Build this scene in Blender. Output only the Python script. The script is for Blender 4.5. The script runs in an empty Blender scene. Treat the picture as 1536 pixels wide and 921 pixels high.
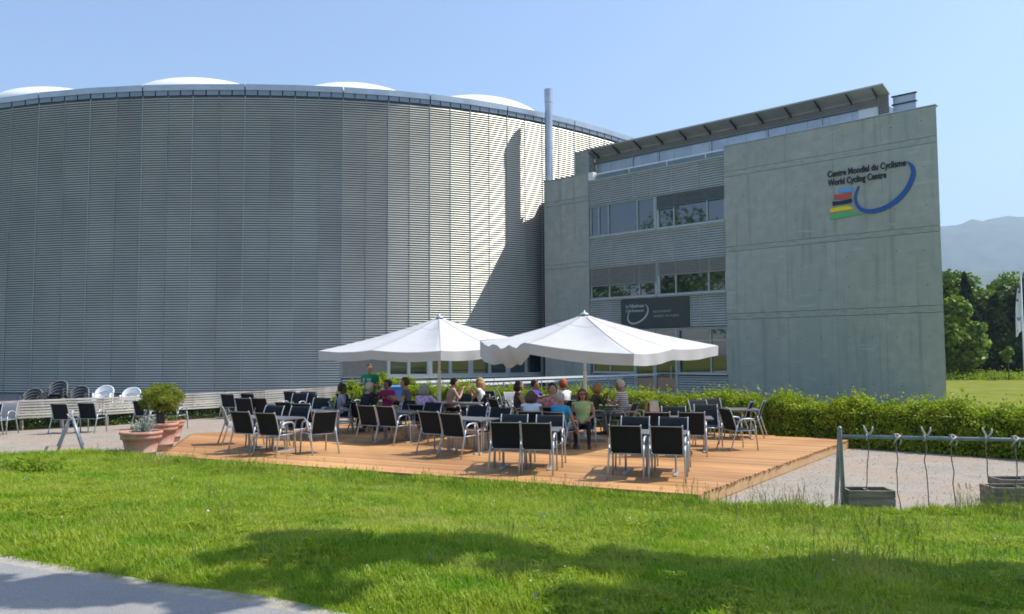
import bpy, bmesh, math, random
import numpy as np
from mathutils import Vector, Matrix, noise
random.seed(7); rng = np.random.default_rng(7)
R = math.radians; PI = math.pi
S = bpy.context.scene
COL = S.collection

# ------------------------------------------------------------------ camera
EYE = 2.2
PITCH = math.atan(72.5 / 1200.0); ROLL = 0.0044
cam_d = bpy.data.cameras.new('camera'); cam = bpy.data.objects.new('camera', cam_d); COL.objects.link(cam)
fw = Vector((0, math.cos(PITCH), math.sin(PITCH))); u0 = Vector((0, -math.sin(PITCH), math.cos(PITCH))); r0 = Vector((1, 0, 0))
rt = r0 * math.cos(ROLL) - u0 * math.sin(ROLL); up = u0 * math.cos(ROLL) + r0 * math.sin(ROLL)
m = Matrix((rt, up, -fw)).transposed().to_4x4(); m.translation = Vector((0, 0, EYE)); cam.matrix_world = m
cam_d.sensor_width = 36; cam_d.lens = 28.125; cam_d.clip_start = 0.1; cam_d.clip_end = 20000
S.camera = cam

# ------------------------------------------------------------------ sky, sun, exposure
SUN_EL = R(56); SUN_AZ = math.atan2(0.14, 1.0)          # direction towards the sun, measured from +X
w = bpy.data.worlds.new('World'); S.world = w; w.use_nodes = True
nt = w.node_tree; bg = nt.nodes['Background']
sky = nt.nodes.new('ShaderNodeTexSky'); sky.sky_type = 'NISHITA'; sky.sun_disc = False
sky.sun_elevation = SUN_EL; sky.sun_rotation = PI / 2 - SUN_AZ; sky.air_density = 1.0; sky.dust_density = 1.1; sky.ozone_density = 3.2
nt.links.new(sky.outputs[0], bg.inputs[0]); bg.inputs[1].default_value = 0.125
sd = bpy.data.lights.new('sun', 'SUN'); sd.energy = 3.2; sd.angle = R(0.53); sd.color = (1.0, 0.95, 0.87)
so = bpy.data.objects.new('sun', sd); COL.objects.link(so)
sv = Vector((math.cos(SUN_EL) * math.cos(SUN_AZ), math.cos(SUN_EL) * math.sin(SUN_AZ), math.sin(SUN_EL)))
so.rotation_euler = sv.to_track_quat('Z', 'Y').to_euler(); so.location = (20, 5, 40)
S.view_settings.view_transform = 'Standard'; S.view_settings.look = 'None'; S.view_settings.gamma = 1.0
S.view_settings.exposure = 0.95
S.render.engine = 'CYCLES'
cy = S.cycles; cy.filter_width = 1.75; cy.use_denoising = True; cy.max_bounces = 6; cy.diffuse_bounces = 3; cy.glossy_bounces = 3
cy.transmission_bounces = 4; cy.transparent_max_bounces = 6; cy.volume_bounces = 0; cy.caustics_reflective = False
cy.caustics_refractive = False; cy.sample_clamp_indirect = 6

# ------------------------------------------------------------------ helpers
def G(px, py, z=0.0):
    """point of the horizontal plane z that lies along a direction given by two angles (as tangents x1200)"""
    d = fw + rt * ((px - 768) / 1200.0) - up * ((py - 460.5) / 1200.0)
    t = (z - EYE) / d.z
    return Vector((d.x * t, d.y * t, z))
def AT(px, Y):
    d = fw + rt * ((px - 768) / 1200.0) - up * ((533 - 460.5) / 1200.0)
    return d.x / d.y * Y

def link(o, parent=None):
    COL.objects.link(o)
    if parent is not None: o.parent = parent
    return o
def tag(o, label=None, cat=None, group=None, kind=None):
    if label: o['label'] = label
    if cat: o['category'] = cat
    if group: o['group'] = group
    if kind: o['kind'] = kind
    return o
def empty(name, loc=(0, 0, 0), rz=0, parent=None):
    o = bpy.data.objects.new(name, None); o.location = loc; o.rotation_euler = (0, 0, rz); o.empty_display_size = 0.2
    return link(o, parent)
def kids(o): return [c for c in bpy.data.objects if c.parent == o]
def copy_tree(o, parent=None, tree=None):
    if tree is None: tree = {}; 
    c = o.copy(); COL.objects.link(c); c.parent = parent
    for ch in CH.get(o.name, []): copy_tree(ch, c, tree)
    return c
CH = {}
def reg(root):
    """remember the children of a prototype, so copies are quick"""
    ks = kids(root); CH[root.name] = ks
    for k in ks: reg(k)
    return root

class MB:
    def __init__(s): s.v = []; s.f = []; s.m = []
    def add(s, vs, fs, mi=0):
        n = len(s.v); s.v += [tuple(x) for x in vs]; s.f += [tuple(i + n for i in f) for f in fs]; s.m += [mi] * len(fs); return s
    def box(s, x0, x1, y0, y1, z0, z1, mi=0):
        return s.add([(x0,y0,z0),(x1,y0,z0),(x1,y1,z0),(x0,y1,z0),(x0,y0,z1),(x1,y0,z1),(x1,y1,z1),(x0,y1,z1)],
                     [(0,3,2,1),(4,5,6,7),(0,1,5,4),(1,2,6,5),(2,3,7,6),(3,0,4,7)], mi)
    def bbox(s, x0, x1, y0, y1, z0, z1, b=0.005, mi=0):
        """box with chamfered long edges (front / back)"""
        return s.add([(x0,y0+b,z0),(x1,y0+b,z0),(x1,y1-b,z0),(x0,y1-b,z0),(x0,y0,z0+b),(x1,y0,z0+b),(x1,y1,z0+b),(x0,y1,z0+b),
                      (x0,y0,z1-b),(x1,y0,z1-b),(x1,y1,z1-b),(x0,y1,z1-b),(x0,y0+b,z1),(x1,y0+b,z1),(x1,y1-b,z1),(x0,y1-b,z1)],
                     [(0,3,2,1),(12,13,14,15),(0,1,5,4),(4,5,9,8),(8,9,13,12),(2,3,7,6),(6,7,11,10),(10,11,15,14),
                      (0,4,8,12,15,11,7,3),(1,2,6,10,14,13,9,5)], mi)
    def beam(s, a, b, w, h, mi=0):
        a = Vector(a); b = Vector(b); d = (b - a).normalized(); x = d.cross(Vector((0,0,1)))
        x = x.normalized() if x.length > 1e-4 else Vector((1,0,0)); y = x.cross(d)
        vs = [p + x * (sx * w / 2) + y * (sy * h / 2) for p in (a, b) for sx, sy in ((-1,-1),(1,-1),(1,1),(-1,1))]
        return s.add(vs, [(0,1,2,3),(7,6,5,4),(0,4,5,1),(1,5,6,2),(2,6,7,3),(3,7,4,0)], mi)
    def tube(s, pts, r, seg=8, mi=0, cap=True, flat=1.0):
        pts = [Vector(p) for p in pts]; n = len(pts); rs = r if hasattr(r, '__len__') else [r] * n
        vs = []; nx = None
        for i, p in enumerate(pts):
            d = (pts[min(i + 1, n - 1)] - pts[max(i - 1, 0)]).normalized()
            if nx is None:
                a = Vector((0, 0, 1)) if abs(d.z) < 0.9 else Vector((1, 0, 0)); nx = d.cross(a).normalized()
            else:
                nx = (nx - d * nx.dot(d)).normalized()
            ny = d.cross(nx)
            for k in range(seg):
                t = 2 * PI * k / seg; vs.append(p + nx * (math.cos(t) * rs[i]) + ny * (math.sin(t) * rs[i] * flat))
        fs = [(i*seg+k, i*seg+(k+1)%seg, (i+1)*seg+(k+1)%seg, (i+1)*seg+k) for i in range(n-1) for k in range(seg)]
        if cap: fs += [tuple(reversed(range(seg))), tuple(range((n-1)*seg, n*seg))]
        return s.add(vs, fs, mi)
    def lathe(s, prof, seg=24, c=(0,0,0), mi=0):
        vs = []; n = len(prof)
        for r_, z in prof:
            for k in range(seg):
                t = 2*PI*k/seg; vs.append((c[0]+r_*math.cos(t), c[1]+r_*math.sin(t), c[2]+z))
        fs = [(i*seg+k, i*seg+(k+1)%seg, (i+1)*seg+(k+1)%seg, (i+1)*seg+k) for i in range(n-1) for k in range(seg)]
        return s.add(vs, fs, mi)
    def ell(s, c, rx, ry, rz, seg=12, rings=8, mi=0, rot=None):
        vs = []; 
        for i in range(rings + 1):
            a = -PI/2 + PI*i/rings
            for k in range(seg):
                t = 2*PI*k/seg; p = Vector((rx*math.cos(a)*math.cos(t), ry*math.cos(a)*math.sin(t), rz*math.sin(a)))
                if rot is not None: p = rot @ p
                vs.append(p + Vector(c))
        fs = [(i*seg+k, i*seg+(k+1)%seg, (i+1)*seg+(k+1)%seg, (i+1)*seg+k) for i in range(rings) for k in range(seg)]
        return s.add(vs, fs, mi)
    def prism(s, poly, y0, y1, mi=0):
        """polygon given in (x,z), extruded along y"""
        n = len(poly); vs = [(x, y0, z) for x, z in poly] + [(x, y1, z) for x, z in poly]
        fs = [tuple(range(n)), tuple(reversed(range(n, 2*n)))] + [(i, i+n, (i+1)%n+n, (i+1)%n) for i in range(n)]
        return s.add(vs, fs, mi)
    def slab(s, poly, z0, z1, mi=0):
        n = len(poly); vs = [(p[0], p[1], z0) for p in poly] + [(p[0], p[1], z1) for p in poly]
        fs = [tuple(reversed(range(n))), tuple(range(n, 2*n))] + [(i, (i+1)%n, (i+1)%n+n, i+n) for i in range(n)]
        return s.add(vs, fs, mi)
    def mesh(s, name, mats, smooth=False):
        me = bpy.data.meshes.new(name); me.from_pydata(s.v, [], s.f)
        for mt in (mats if isinstance(mats, (list, tuple)) else [mats]): me.materials.append(mt)
        if any(s.m): me.polygons.foreach_set('material_index', s.m)
        if smooth: me.polygons.foreach_set('use_smooth', [True] * len(s.f))
        me.update(); return me
    def build(s, name, mats, parent=None, smooth=False, fix=False):
        me = s.mesh(name, mats, smooth)
        if fix:
            bm = bmesh.new(); bm.from_mesh(me); bmesh.ops.recalc_face_normals(bm, faces=bm.faces); bm.to_mesh(me); bm.free()
        return link(bpy.data.objects.new(name, me), parent)
def put(name, me, parent=None, loc=(0,0,0), rot=(0,0,0), sc=(1,1,1)):
    o = bpy.data.objects.new(name, me); o.location = loc; o.rotation_euler = rot; o.scale = sc
    return link(o, parent)

# ------------------------------------------------------------------ materials
def mat(name, c1, c2=None, rough=0.6, metal=0.0, scale=4.0, bump=0.0, bscale=None, stretch=(1,1,1), spec=0.5,
        rnd=0.0, detail=5, transl=0.0, coat=0.0, world=False, lo=0.35, hi=0.65, extra=None):
    m = bpy.data.materials.new(name); m.use_nodes = True; n = m.node_tree.nodes; l = m.node_tree.links
    p = n['Principled BSDF']; p.inputs['Roughness'].default_value = rough; p.inputs['Metallic'].default_value = metal
    p.inputs['Specular IOR Level'].default_value = spec; p.inputs['Coat Weight'].default_value = coat
    col = None
    if c2 is None and not rnd and not bump and extra is None:
        p.inputs['Base Color'].default_value = (*c1, 1)
    tc = n.new('ShaderNodeTexCoord'); mp = n.new('ShaderNodeMapping'); mp.inputs['Scale'].default_value = stretch
    if world:
        ge = n.new('ShaderNodeNewGeometry'); l.new(ge.outputs['Position'], mp.inputs[0])
    else: l.new(tc.outputs['Object'], mp.inputs[0])
    nz = n.new('ShaderNodeTexNoise'); nz.inputs['Scale'].default_value = scale; nz.inputs['Detail'].default_value = detail
    l.new(mp.outputs[0], nz.inputs[0])
    if c2 is not None:
        cr = n.new('ShaderNodeValToRGB'); cr.color_ramp.elements[0].position = lo; cr.color_ramp.elements[1].position = hi
        cr.color_ramp.elements[0].color = (*c1, 1); cr.color_ramp.elements[1].color = (*c2, 1)
        l.new(nz.outputs[0], cr.inputs[0]); col = cr.outputs[0]
    else:
        rgb = n.new('ShaderNodeRGB'); rgb.outputs[0].default_value = (*c1, 1); col = rgb.outputs[0]
    if extra is not None: col = extra(n, l, mp.outputs[0], col, p)
    if rnd:
        oi = n.new('ShaderNodeObjectInfo'); mr = n.new('ShaderNodeMapRange'); mr.inputs[3].default_value = 1 - rnd; mr.inputs[4].default_value = 1 + rnd
        l.new(oi.outputs['Random'], mr.inputs[0]); hs = n.new('ShaderNodeHueSaturation'); l.new(mr.outputs[0], hs.inputs['Value']); l.new(col, hs.inputs['Color']); col = hs.outputs[0]
        if world:
            ad = n.new('ShaderNodeVectorMath'); ad.operation = 'ADD'
            l.new(mp.outputs[0], ad.inputs[0])
            sc_ = n.new('ShaderNodeMath'); sc_.operation = 'MULTIPLY'; sc_.inputs[1].default_value = 37.0
            l.new(oi.outputs['Random'], sc_.inputs[0]); l.new(sc_.outputs[0], ad.inputs[1]); l.new(ad.outputs[0], nz.inputs[0])
    l.new(col, p.inputs['Base Color'])
    if bump:
        b = n.new('ShaderNodeBump'); b.inputs['Strength'].default_value = bump; b.inputs['Distance'].default_value = 0.02
        n2 = n.new('ShaderNodeTexNoise'); n2.inputs['Scale'].default_value = bscale or scale * 6; n2.inputs['Detail'].default_value = 4
        l.new(mp.outputs[0], n2.inputs[0]); l.new(n2.outputs[0], b.inputs['Height']); l.new(b.outputs[0], p.inputs['Normal'])
    if transl:
        tr = n.new('ShaderNodeBsdfTranslucent'); mx = n.new('ShaderNodeMixShader'); mx.inputs[0].default_value = transl
        l.new(col, tr.inputs[0]); l.new(p.outputs[0], mx.inputs[1]); l.new(tr.outputs[0], mx.inputs[2])
        l.new(mx.outputs[0], n['Material Output'].inputs[0])
    return m

def mixc(n, l, fac, a, b, mode='MIX'):
    x = n.new('ShaderNodeMix'); x.data_type = 'RGBA'; x.blend_type = mode
    if hasattr(fac, 'links') or isinstance(fac, bpy.types.NodeSocket): l.new(fac, x.inputs[0])
    else: x.inputs[0].default_value = fac
    for v, k in ((a, 6), (b, 7)):
        if isinstance(v, bpy.types.NodeSocket): l.new(v, x.inputs[k])
        else: x.inputs[k].default_value = (*v, 1)
    return x.outputs[2]
def ntex(n, l, vec, scale, detail=4, stretch=None, lo=0.4, hi=0.6):
    if stretch:
        mp = n.new('ShaderNodeMapping'); mp.inputs['Scale'].default_value = stretch; l.new(vec, mp.inputs[0]); vec = mp.outputs[0]
    z = n.new('ShaderNodeTexNoise'); z.inputs['Scale'].default_value = scale; z.inputs['Detail'].default_value = detail; l.new(vec, z.inputs[0])
    r = n.new('ShaderNodeMapRange'); r.inputs[1].default_value = lo; r.inputs[2].default_value = hi; l.new(z.outputs[0], r.inputs[0])
    return r.outputs[0]

def concrete_x(n, l, vec, col, p):
    f1 = ntex(n, l, vec, 0.5, 6, (1, 1, 0.35), 0.35, 0.7)                     # broad cloudy patches
    c = mixc(n, l, f1, col, (0.345, 0.375, 0.335))
    f2 = ntex(n, l, vec, 3.0, 5, (1, 1, 0.07), 0.55, 0.78)                    # vertical run marks
    c = mixc(n, l, f2, c, (0.25, 0.275, 0.245))
    f4 = ntex(n, l, vec, 1.6, 6, (0.5, 1, 2.5), 0.6, 0.75)
    c = mixc(n, l, f4, c, (0.46, 0.485, 0.44))
    v = n.new('ShaderNodeTexVoronoi'); v.inputs['Scale'].default_value = 5.5; l.new(vec, v.inputs[0])
    r = n.new('ShaderNodeMapRange'); r.inputs[1].default_value = 0.035; r.inputs[2].default_value = 0.06; r.inputs[3].default_value = 0.5; r.inputs[4].default_value = 0.0
    l.new(v.outputs[0], r.inputs[0]); c = mixc(n, l, r.outputs[0], c, (0.07, 0.08, 0.08))
    return c
M = {}
M['concrete'] = mat('concrete', (0.355, 0.365, 0.325), (0.445, 0.455, 0.41), 0.85, scale=2.2, bump=0.25, bscale=30, rnd=0.05, extra=concrete_x, world=False)
M['concrete_band'] = mat('concrete_band', (0.31, 0.335, 0.295), (0.43, 0.455, 0.405), 0.85, scale=6, bump=0.35, bscale=25, rnd=0.05, stretch=(0.4, 1, 2))
M['plinth'] = mat('plinth', (0.22, 0.23, 0.22), (0.3, 0.31, 0.3), 0.9, scale=3, bump=0.3)
M['gap_shade'] = mat('gap_shade', (0.07, 0.082, 0.078), (0.09, 0.10, 0.097), 0.6, metal=0.2, scale=0.5, world=True)  # darker version of the slat metal, recess shadow put into the colour
M['cladding'] = mat('cladding', (0.58, 0.575, 0.51), (0.67, 0.665, 0.59), 0.58, metal=1.0, scale=0.35, detail=3, rnd=0.05, world=True)
M['louvre_gap_shade'] = mat('louvre_gap_shade', (0.14, 0.155, 0.155), (0.18, 0.195, 0.195), 0.6, scale=2)  # dark tone paints the shade in the recesses between louvre slats
M['louvre'] = mat('louvre', (0.44, 0.46, 0.445), (0.51, 0.53, 0.515), 0.45, metal=0.25, scale=1.5, rnd=0.04)
M['louvre_brown'] = mat('louvre_brown', (0.33, 0.30, 0.27), (0.40, 0.37, 0.33), 0.5, metal=0.2, scale=1.5, rnd=0.05)
M['zinc'] = mat('zinc', (0.40, 0.44, 0.49), (0.48, 0.52, 0.57), 0.42, metal=0.7, scale=1.2, rnd=0.06)
M['canopy'] = mat('canopy', (0.40, 0.44, 0.44), (0.46, 0.50, 0.50), 0.5, metal=0.1, scale=2)
M['zinc_dark'] = mat('zinc_dark', (0.20, 0.24, 0.28), (0.25, 0.29, 0.33), 0.45, metal=0.6, scale=2, rnd=0.06)
M['seam'] = mat('seam', (0.03, 0.035, 0.04), rough=0.8)
M['alu'] = mat('alu', (0.50, 0.54, 0.55), (0.57, 0.61, 0.62), 0.4, metal=0.35, scale=3)
M['frame'] = mat('frame', (0.36, 0.41, 0.41), (0.42, 0.47, 0.47), 0.45, metal=0.3, scale=4)
M['blind'] = mat('blind', (0.26, 0.29, 0.30), (0.31, 0.34, 0.35), 0.55, metal=0.2, scale=6, rnd=0.04)
M['blind_dark'] = mat('blind_dark', (0.10, 0.14, 0.185), (0.14, 0.18, 0.225), 0.5, metal=0.2, scale=6)
M['steel'] = mat('steel', (0.42, 0.47, 0.51), (0.50, 0.55, 0.59), 0.4, metal=0.35, scale=5)
M['galv'] = mat('galv', (0.20, 0.25, 0.28), (0.30, 0.36, 0.40), 0.45, metal=0.3, scale=9)
M['white_metal'] = mat('white_metal', (0.78, 0.8, 0.8), (0.84, 0.85, 0.85), 0.4, scale=4)
M['dark_metal'] = mat('dark_metal', (0.055, 0.065, 0.07), (0.08, 0.09, 0.1), 0.5, metal=0.4, scale=6)
def glass_x(n, l, vec, col, p):
    p.inputs['IOR'].default_value = 1.65
    return col
M['glass'] = mat('glass', (0.010, 0.014, 0.016), (0.018, 0.022, 0.026), 0.025, scale=0.4, spec=0.9, coat=1.0, extra=glass_x)
M['room'] = mat('room', (0.05, 0.05, 0.045), (0.09, 0.08, 0.07), 0.8, scale=1.0)
M['sign'] = mat('sign', (0.032, 0.045, 0.045), (0.040, 0.053, 0.052), 0.45, scale=2)
M['ink'] = mat('ink', (0.010, 0.016, 0.026), rough=0.5)
M['letter'] = mat('letter', (0.42, 0.47, 0.49), (0.46, 0.51, 0.53), 0.5, scale=4)
M['letter_dim'] = mat('letter_dim', (0.30, 0.33, 0.34), (0.34, 0.37, 0.38), 0.5, scale=4)
M['blue'] = mat('blue', (0.01, 0.085, 0.33), (0.012, 0.095, 0.36), 0.45, scale=2)
M['lblue'] = mat('lblue', (0.13, 0.36, 0.72), rough=0.5); M['red'] = mat('red', (0.62, 0.07, 0.07), rough=0.5)
M['yellow'] = mat('yellow', (0.85, 0.66, 0.0), rough=0.5); M['green'] = mat('green', (0.07, 0.48, 0.15), rough=0.5)
M['dome'] = mat('dome', (0.80, 0.80, 0.79), (0.84, 0.84, 0.83), 0.35, scale=1)
def wood_x(n, l, vec, col, p):
    g = ntex(n, l, vec, 14, 6, (0.07, 1, 1), 0.3, 0.7)
    c = mixc(n, l, g, col, (0.40, 0.19, 0.07))
    g2 = ntex(n, l, vec, 1.4, 3, None, 0.45, 0.62)
    return mixc(n, l, g2, c, (0.60, 0.32, 0.125))
M['deck'] = mat('deck', (0.57, 0.31, 0.125), (0.48, 0.245, 0.09), 0.6, scale=3, rnd=0.22, stretch=(0.25, 1, 1), bump=0.15, bscale=20, extra=wood_x, world=False)
M['deck_side'] = mat('deck_side', (0.52, 0.33, 0.16), (0.44, 0.27, 0.13), 0.65, scale=5, stretch=(0.2, 1, 1), rnd=0.08)
M['oldwood'] = mat('oldwood', (0.24, 0.225, 0.19), (0.52, 0.49, 0.43), 0.85, scale=5, stretch=(0.35, 1, 2), rnd=0.14, bump=0.3, lo=0.3, hi=0.6)
M['crate'] = mat('crate', (0.13, 0.115, 0.085), (0.31, 0.27, 0.21), 0.9, scale=7, stretch=(0.3, 1, 2), rnd=0.12, bump=0.3)
M['bark'] = mat('bark', (0.05, 0.038, 0.027), (0.12, 0.095, 0.07), 0.9, scale=6, stretch=(1, 1, 0.3), bump=0.5)
M['soil'] = mat('soil', (0.035, 0.026, 0.018), (0.07, 0.05, 0.035), 0.95, scale=20, bump=0.5)
def terra_x(n, l, vec, col, p):
    return mixc(n, l, ntex(n, l, vec, 5, 6, (1, 1, 0.5), 0.5, 0.75), col, (0.50, 0.36, 0.29))
M['terracotta'] = mat('terracotta', (0.46, 0.21, 0.145), (0.54, 0.27, 0.185), 0.8, scale=3, bump=0.15, bscale=25, extra=terra_x)
M['cloth'] = mat('cloth', (0.64, 0.64, 0.64), (0.68, 0.68, 0.68), 0.85, scale=2, transl=0.2, bump=0.08, bscale=3)
M['cloth_grey'] = mat('cloth_grey', (0.52, 0.50, 0.48), (0.60, 0.58, 0.55), 0.85, scale=3, transl=0.15, bump=0.1, bscale=5)
M['sling'] = mat('sling', (0.007, 0.011, 0.015), (0.011, 0.016, 0.021), 0.7, scale=30, bump=0.1, bscale=200, spec=0.18)
M['sling_grey'] = mat('sling_grey', (0.20, 0.21, 0.23), (0.25, 0.26, 0.28), 0.6, scale=30)
M['tabletop'] = mat('tabletop', (0.12, 0.13, 0.135), (0.16, 0.17, 0.175), 0.4, scale=6, spec=0.6)
M['rattan'] = mat('rattan', (0.03, 0.03, 0.03), (0.09, 0.09, 0.09), 0.4, scale=60, bump=0.4, bscale=120)
M['rattan_rim'] = mat('rattan_rim', (0.12, 0.12, 0.12), (0.2, 0.2, 0.2), 0.4, scale=40)
M['plastic'] = mat('plastic', (0.74, 0.76, 0.78), (0.8, 0.82, 0.83), 0.3, scale=2)
M['jacket'] = mat('jacket', (0.47, 0.39, 0.28), (0.56, 0.47, 0.35), 0.85, scale=5, bump=0.3, bscale=10)
M['box_blue'] = mat('box_blue', (0.05, 0.22, 0.62), (0.08, 0.28, 0.68), 0.5, scale=3)
M['porcelain'] = mat('porcelain', (0.8, 0.8, 0.78), rough=0.2)
M['drink'] = mat('drink', (0.45, 0.35, 0.12), rough=0.15); M['drink2'] = mat('drink2', (0.05, 0.45, 0.5), rough=0.3)
M['lens'] = mat('lens', (0.5, 0.52, 0.52), rough=0.1)
M['rope'] = mat('rope', (0.48, 0.43, 0.38), (0.6, 0.55, 0.5), 0.9, scale=30)
M['wire'] = mat('wire', (0.12, 0.11, 0.10), (0.2, 0.18, 0.16), 0.6, scale=20)

def ground_x(n, l, vec, col, p):
    c = mixc(n, l, ntex(n, l, vec, 0.55, 6, (0.6, 1, 1), 0.47, 0.62), col, (0.36, 0.235, 0.15))    # earthy swathes
    c = mixc(n, l, ntex(n, l, vec, 3.0, 7, None, 0.5, 0.72), c, (0.22, 0.19, 0.16))
    c = mixc(n, l, ntex(n, l, vec, 55, 3, None, 0.38, 0.75), c, (0.46, 0.42, 0.36))
    c = mixc(n, l, ntex(n, l, vec, 24, 3, None, 0.58, 0.68), c, (0.13, 0.115, 0.10))
    return c
M['gravel'] = mat('gravel', (0.255, 0.222, 0.178), (0.335, 0.292, 0.235), 0.95, spec=0.1, scale=1.2, bump=0.6, bscale=70, extra=ground_x, world=True)
def asphalt_x(n, l, vec, col, p):
    f = ntex(n, l, vec, 160, 2, None, 0.45, 0.7); c = mixc(n, l, f, col, (0.36, 0.35, 0.345))
    f = ntex(n, l, vec, 90, 2, None, 0.55, 0.7); c = mixc(n, l, f, c, (0.16, 0.16, 0.165))
    return c
M['asphalt'] = mat('asphalt', (0.235, 0.228, 0.215), (0.29, 0.28, 0.262), 0.92, scale=0.9, bump=0.4, bscale=140, extra=asphalt_x, world=True)
M['verge'] = mat('verge', (0.30, 0.27, 0.21), (0.40, 0.37, 0.31), 0.95, scale=8, bump=0.6, bscale=60, world=True)
M['lawn'] = mat('lawn', (0.15, 0.21, 0.012), (0.27, 0.30, 0.04), 0.95, spec=0.1, scale=5, bump=0.7, bscale=60, world=True)
def field_x(n, l, vec, col, p):
    return mixc(n, l, ntex(n, l, vec, 2.5, 6, (1, 0.3, 1), 0.45, 0.7), col, (0.24, 0.22, 0.08))
M['field'] = mat('field', (0.13, 0.18, 0.012), (0.20, 0.22, 0.02), 0.95, spec=0.05, scale=0.25, extra=field_x, world=True)
def leafmat(name, c1, c2, tr=0.35, scale=1.5, rough=0.5, lo=0.35, hi=0.65, extra=None):
    return mat(name, c1, c2, rough, scale=scale, detail=8, transl=tr, world=True, spec=0.35, lo=lo, hi=hi, extra=extra)
def turf_x(n, l, vec, col, p):
    p.inputs['Roughness'].default_value = 0.45; p.inputs['Specular IOR Level'].default_value = 0.22
    c = mixc(n, l, ntex(n, l, vec, 0.8, 7, None, 0.56, 0.78), col, (0.52, 0.50, 0.13))      # drier straw patches
    c = mixc(n, l, ntex(n, l, vec, 1.3, 5, (1, 1.4, 1), 0.54, 0.66), c, (0.20, 0.38, 0.012))   # lusher dark patches
    return mixc(n, l, ntex(n, l, vec, 45, 2, None, 0.62, 0.68), c, (0.56, 0.52, 0.25))       # single dead blades
M['blade'] = leafmat('blade', (0.20, 0.34, 0.012), (0.40, 0.49, 0.04), 0.5, 0.9, extra=turf_x)
M['blade2'] = leafmat('blade2', (0.24, 0.41, 0.014), (0.48, 0.55, 0.06), 0.5, 2.0, extra=turf_x)
M['seed'] = leafmat('seed', (0.17, 0.18, 0.06), (0.28, 0.25, 0.12), 0.2, 6)
M['hedge'] = leafmat('hedge', (0.19, 0.30, 0.012), (0.42, 0.48, 0.03), 0.45, 3.5)
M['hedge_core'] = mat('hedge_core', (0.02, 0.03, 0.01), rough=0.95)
M['herb'] = leafmat('herb', (0.06, 0.12, 0.015), (0.14, 0.2, 0.03), 0.3, 3)
M['leaf_a'] = leafmat('leaf_a', (0.08, 0.16, 0.015), (0.19, 0.28, 0.03), 0.3, 0.5)
M['leaf_b'] = leafmat('leaf_b', (0.15, 0.24, 0.02), (0.28, 0.37, 0.05), 0.35, 0.5)
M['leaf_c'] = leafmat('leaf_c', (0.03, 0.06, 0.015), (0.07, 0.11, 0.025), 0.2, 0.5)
M['conifer'] = leafmat('conifer', (0.17, 0.25, 0.02), (0.40, 0.43, 0.05), 0.42, 6)
M['silver'] = leafmat('silver', (0.34, 0.38, 0.33), (0.52, 0.55, 0.49), 0.2, 9)
M['mountain'] = mat('mountain', (0.02, 0.05, 0.03), (0.09, 0.13, 0.05), 0.95, scale=0.02, detail=10, world=True, bump=1.0, bscale=0.05)
M['petal'] = mat('petal', (0.25, 0.22, 0.45), rough=0.7); M['petal_w'] = mat('petal_w', (0.75, 0.72, 0.75), rough=0.7)

# leaf clouds made of many small bent quads, as one mesh
def leaf_mesh(name, C, size, mats, nrm=None, bias=0.0, aspect=0.6, mi=None, seed=1):
    g = np.random.default_rng(seed); C = np.asarray(C, float); n = len(C)
    size = np.broadcast_to(np.asarray(size, float), (n,)) * g.uniform(0.7, 1.3, n)
    d = g.normal(size=(n, 3)); d /= np.linalg.norm(d, axis=1)[:, None]
    if nrm is not None:
        d = d * (1 - bias) + np.asarray(nrm) * bias; d /= np.linalg.norm(d, axis=1)[:, None] + 1e-9
    a = g.normal(size=(n, 3)); t = np.cross(d, a); t /= np.linalg.norm(t, axis=1)[:, None] + 1e-9; b = np.cross(d, t)
    s = size[:, None]; fold = d * s * 0.18
    V = np.stack([C - t*s*.5, C + b*s*.5*aspect + fold, C + t*s*.5, C - b*s*.5*aspect + fold], 1).reshape(-1, 3)
    me = bpy.data.meshes.new(name); me.vertices.add(4*n); me.vertices.foreach_set('co', V.ravel())
    tri = np.arange(n)[:, None] * 4 + np.array([0, 1, 2, 0, 2, 3])[None]
    me.loops.add(6*n); me.loops.foreach_set('vertex_index', tri.ravel().astype(np.int32))
    me.polygons.add(2*n); me.polygons.foreach_set('loop_start', np.arange(2*n, dtype=np.int32)*3)
    for mt in mats: me.materials.append(mt)
    if mi is not None: me.polygons.foreach_set('material_index', np.repeat(np.asarray(mi, np.int32), 2))
    me.update(calc_edges=True); return me
def clumps(center, rx, ry, rz, ncl, cr, per, seed=1, flat=0.75, shell=0.5):
    """leaf centres in clumps spread through an uneven crown"""
    g = np.random.default_rng(seed); out = []; nr = []
    for _ in range(ncl):
        d = g.normal(size=3); d /= np.linalg.norm(d); q = g.uniform(shell, 1.0) ** 0.7
        k = 0.92 + 0.12 * math.sin(3*d[0] + seed) + 0.08 * math.sin(5*d[2] + 2*d[1] + seed*2)
        c = np.array(center) + d * np.array([rx, ry, rz]) * q * k
        r = cr * g.uniform(0.6, 1.25)
        e = g.normal(size=(per, 3)); e /= np.linalg.norm(e, axis=1)[:, None]
        rad = g.uniform(0.35, 1.0, per)[:, None] ** 0.5
        out.append(c + e * rad * r * np.array([1, 1, flat])); nr.append(e)
    return np.concatenate(out), np.concatenate(nr)

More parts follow.
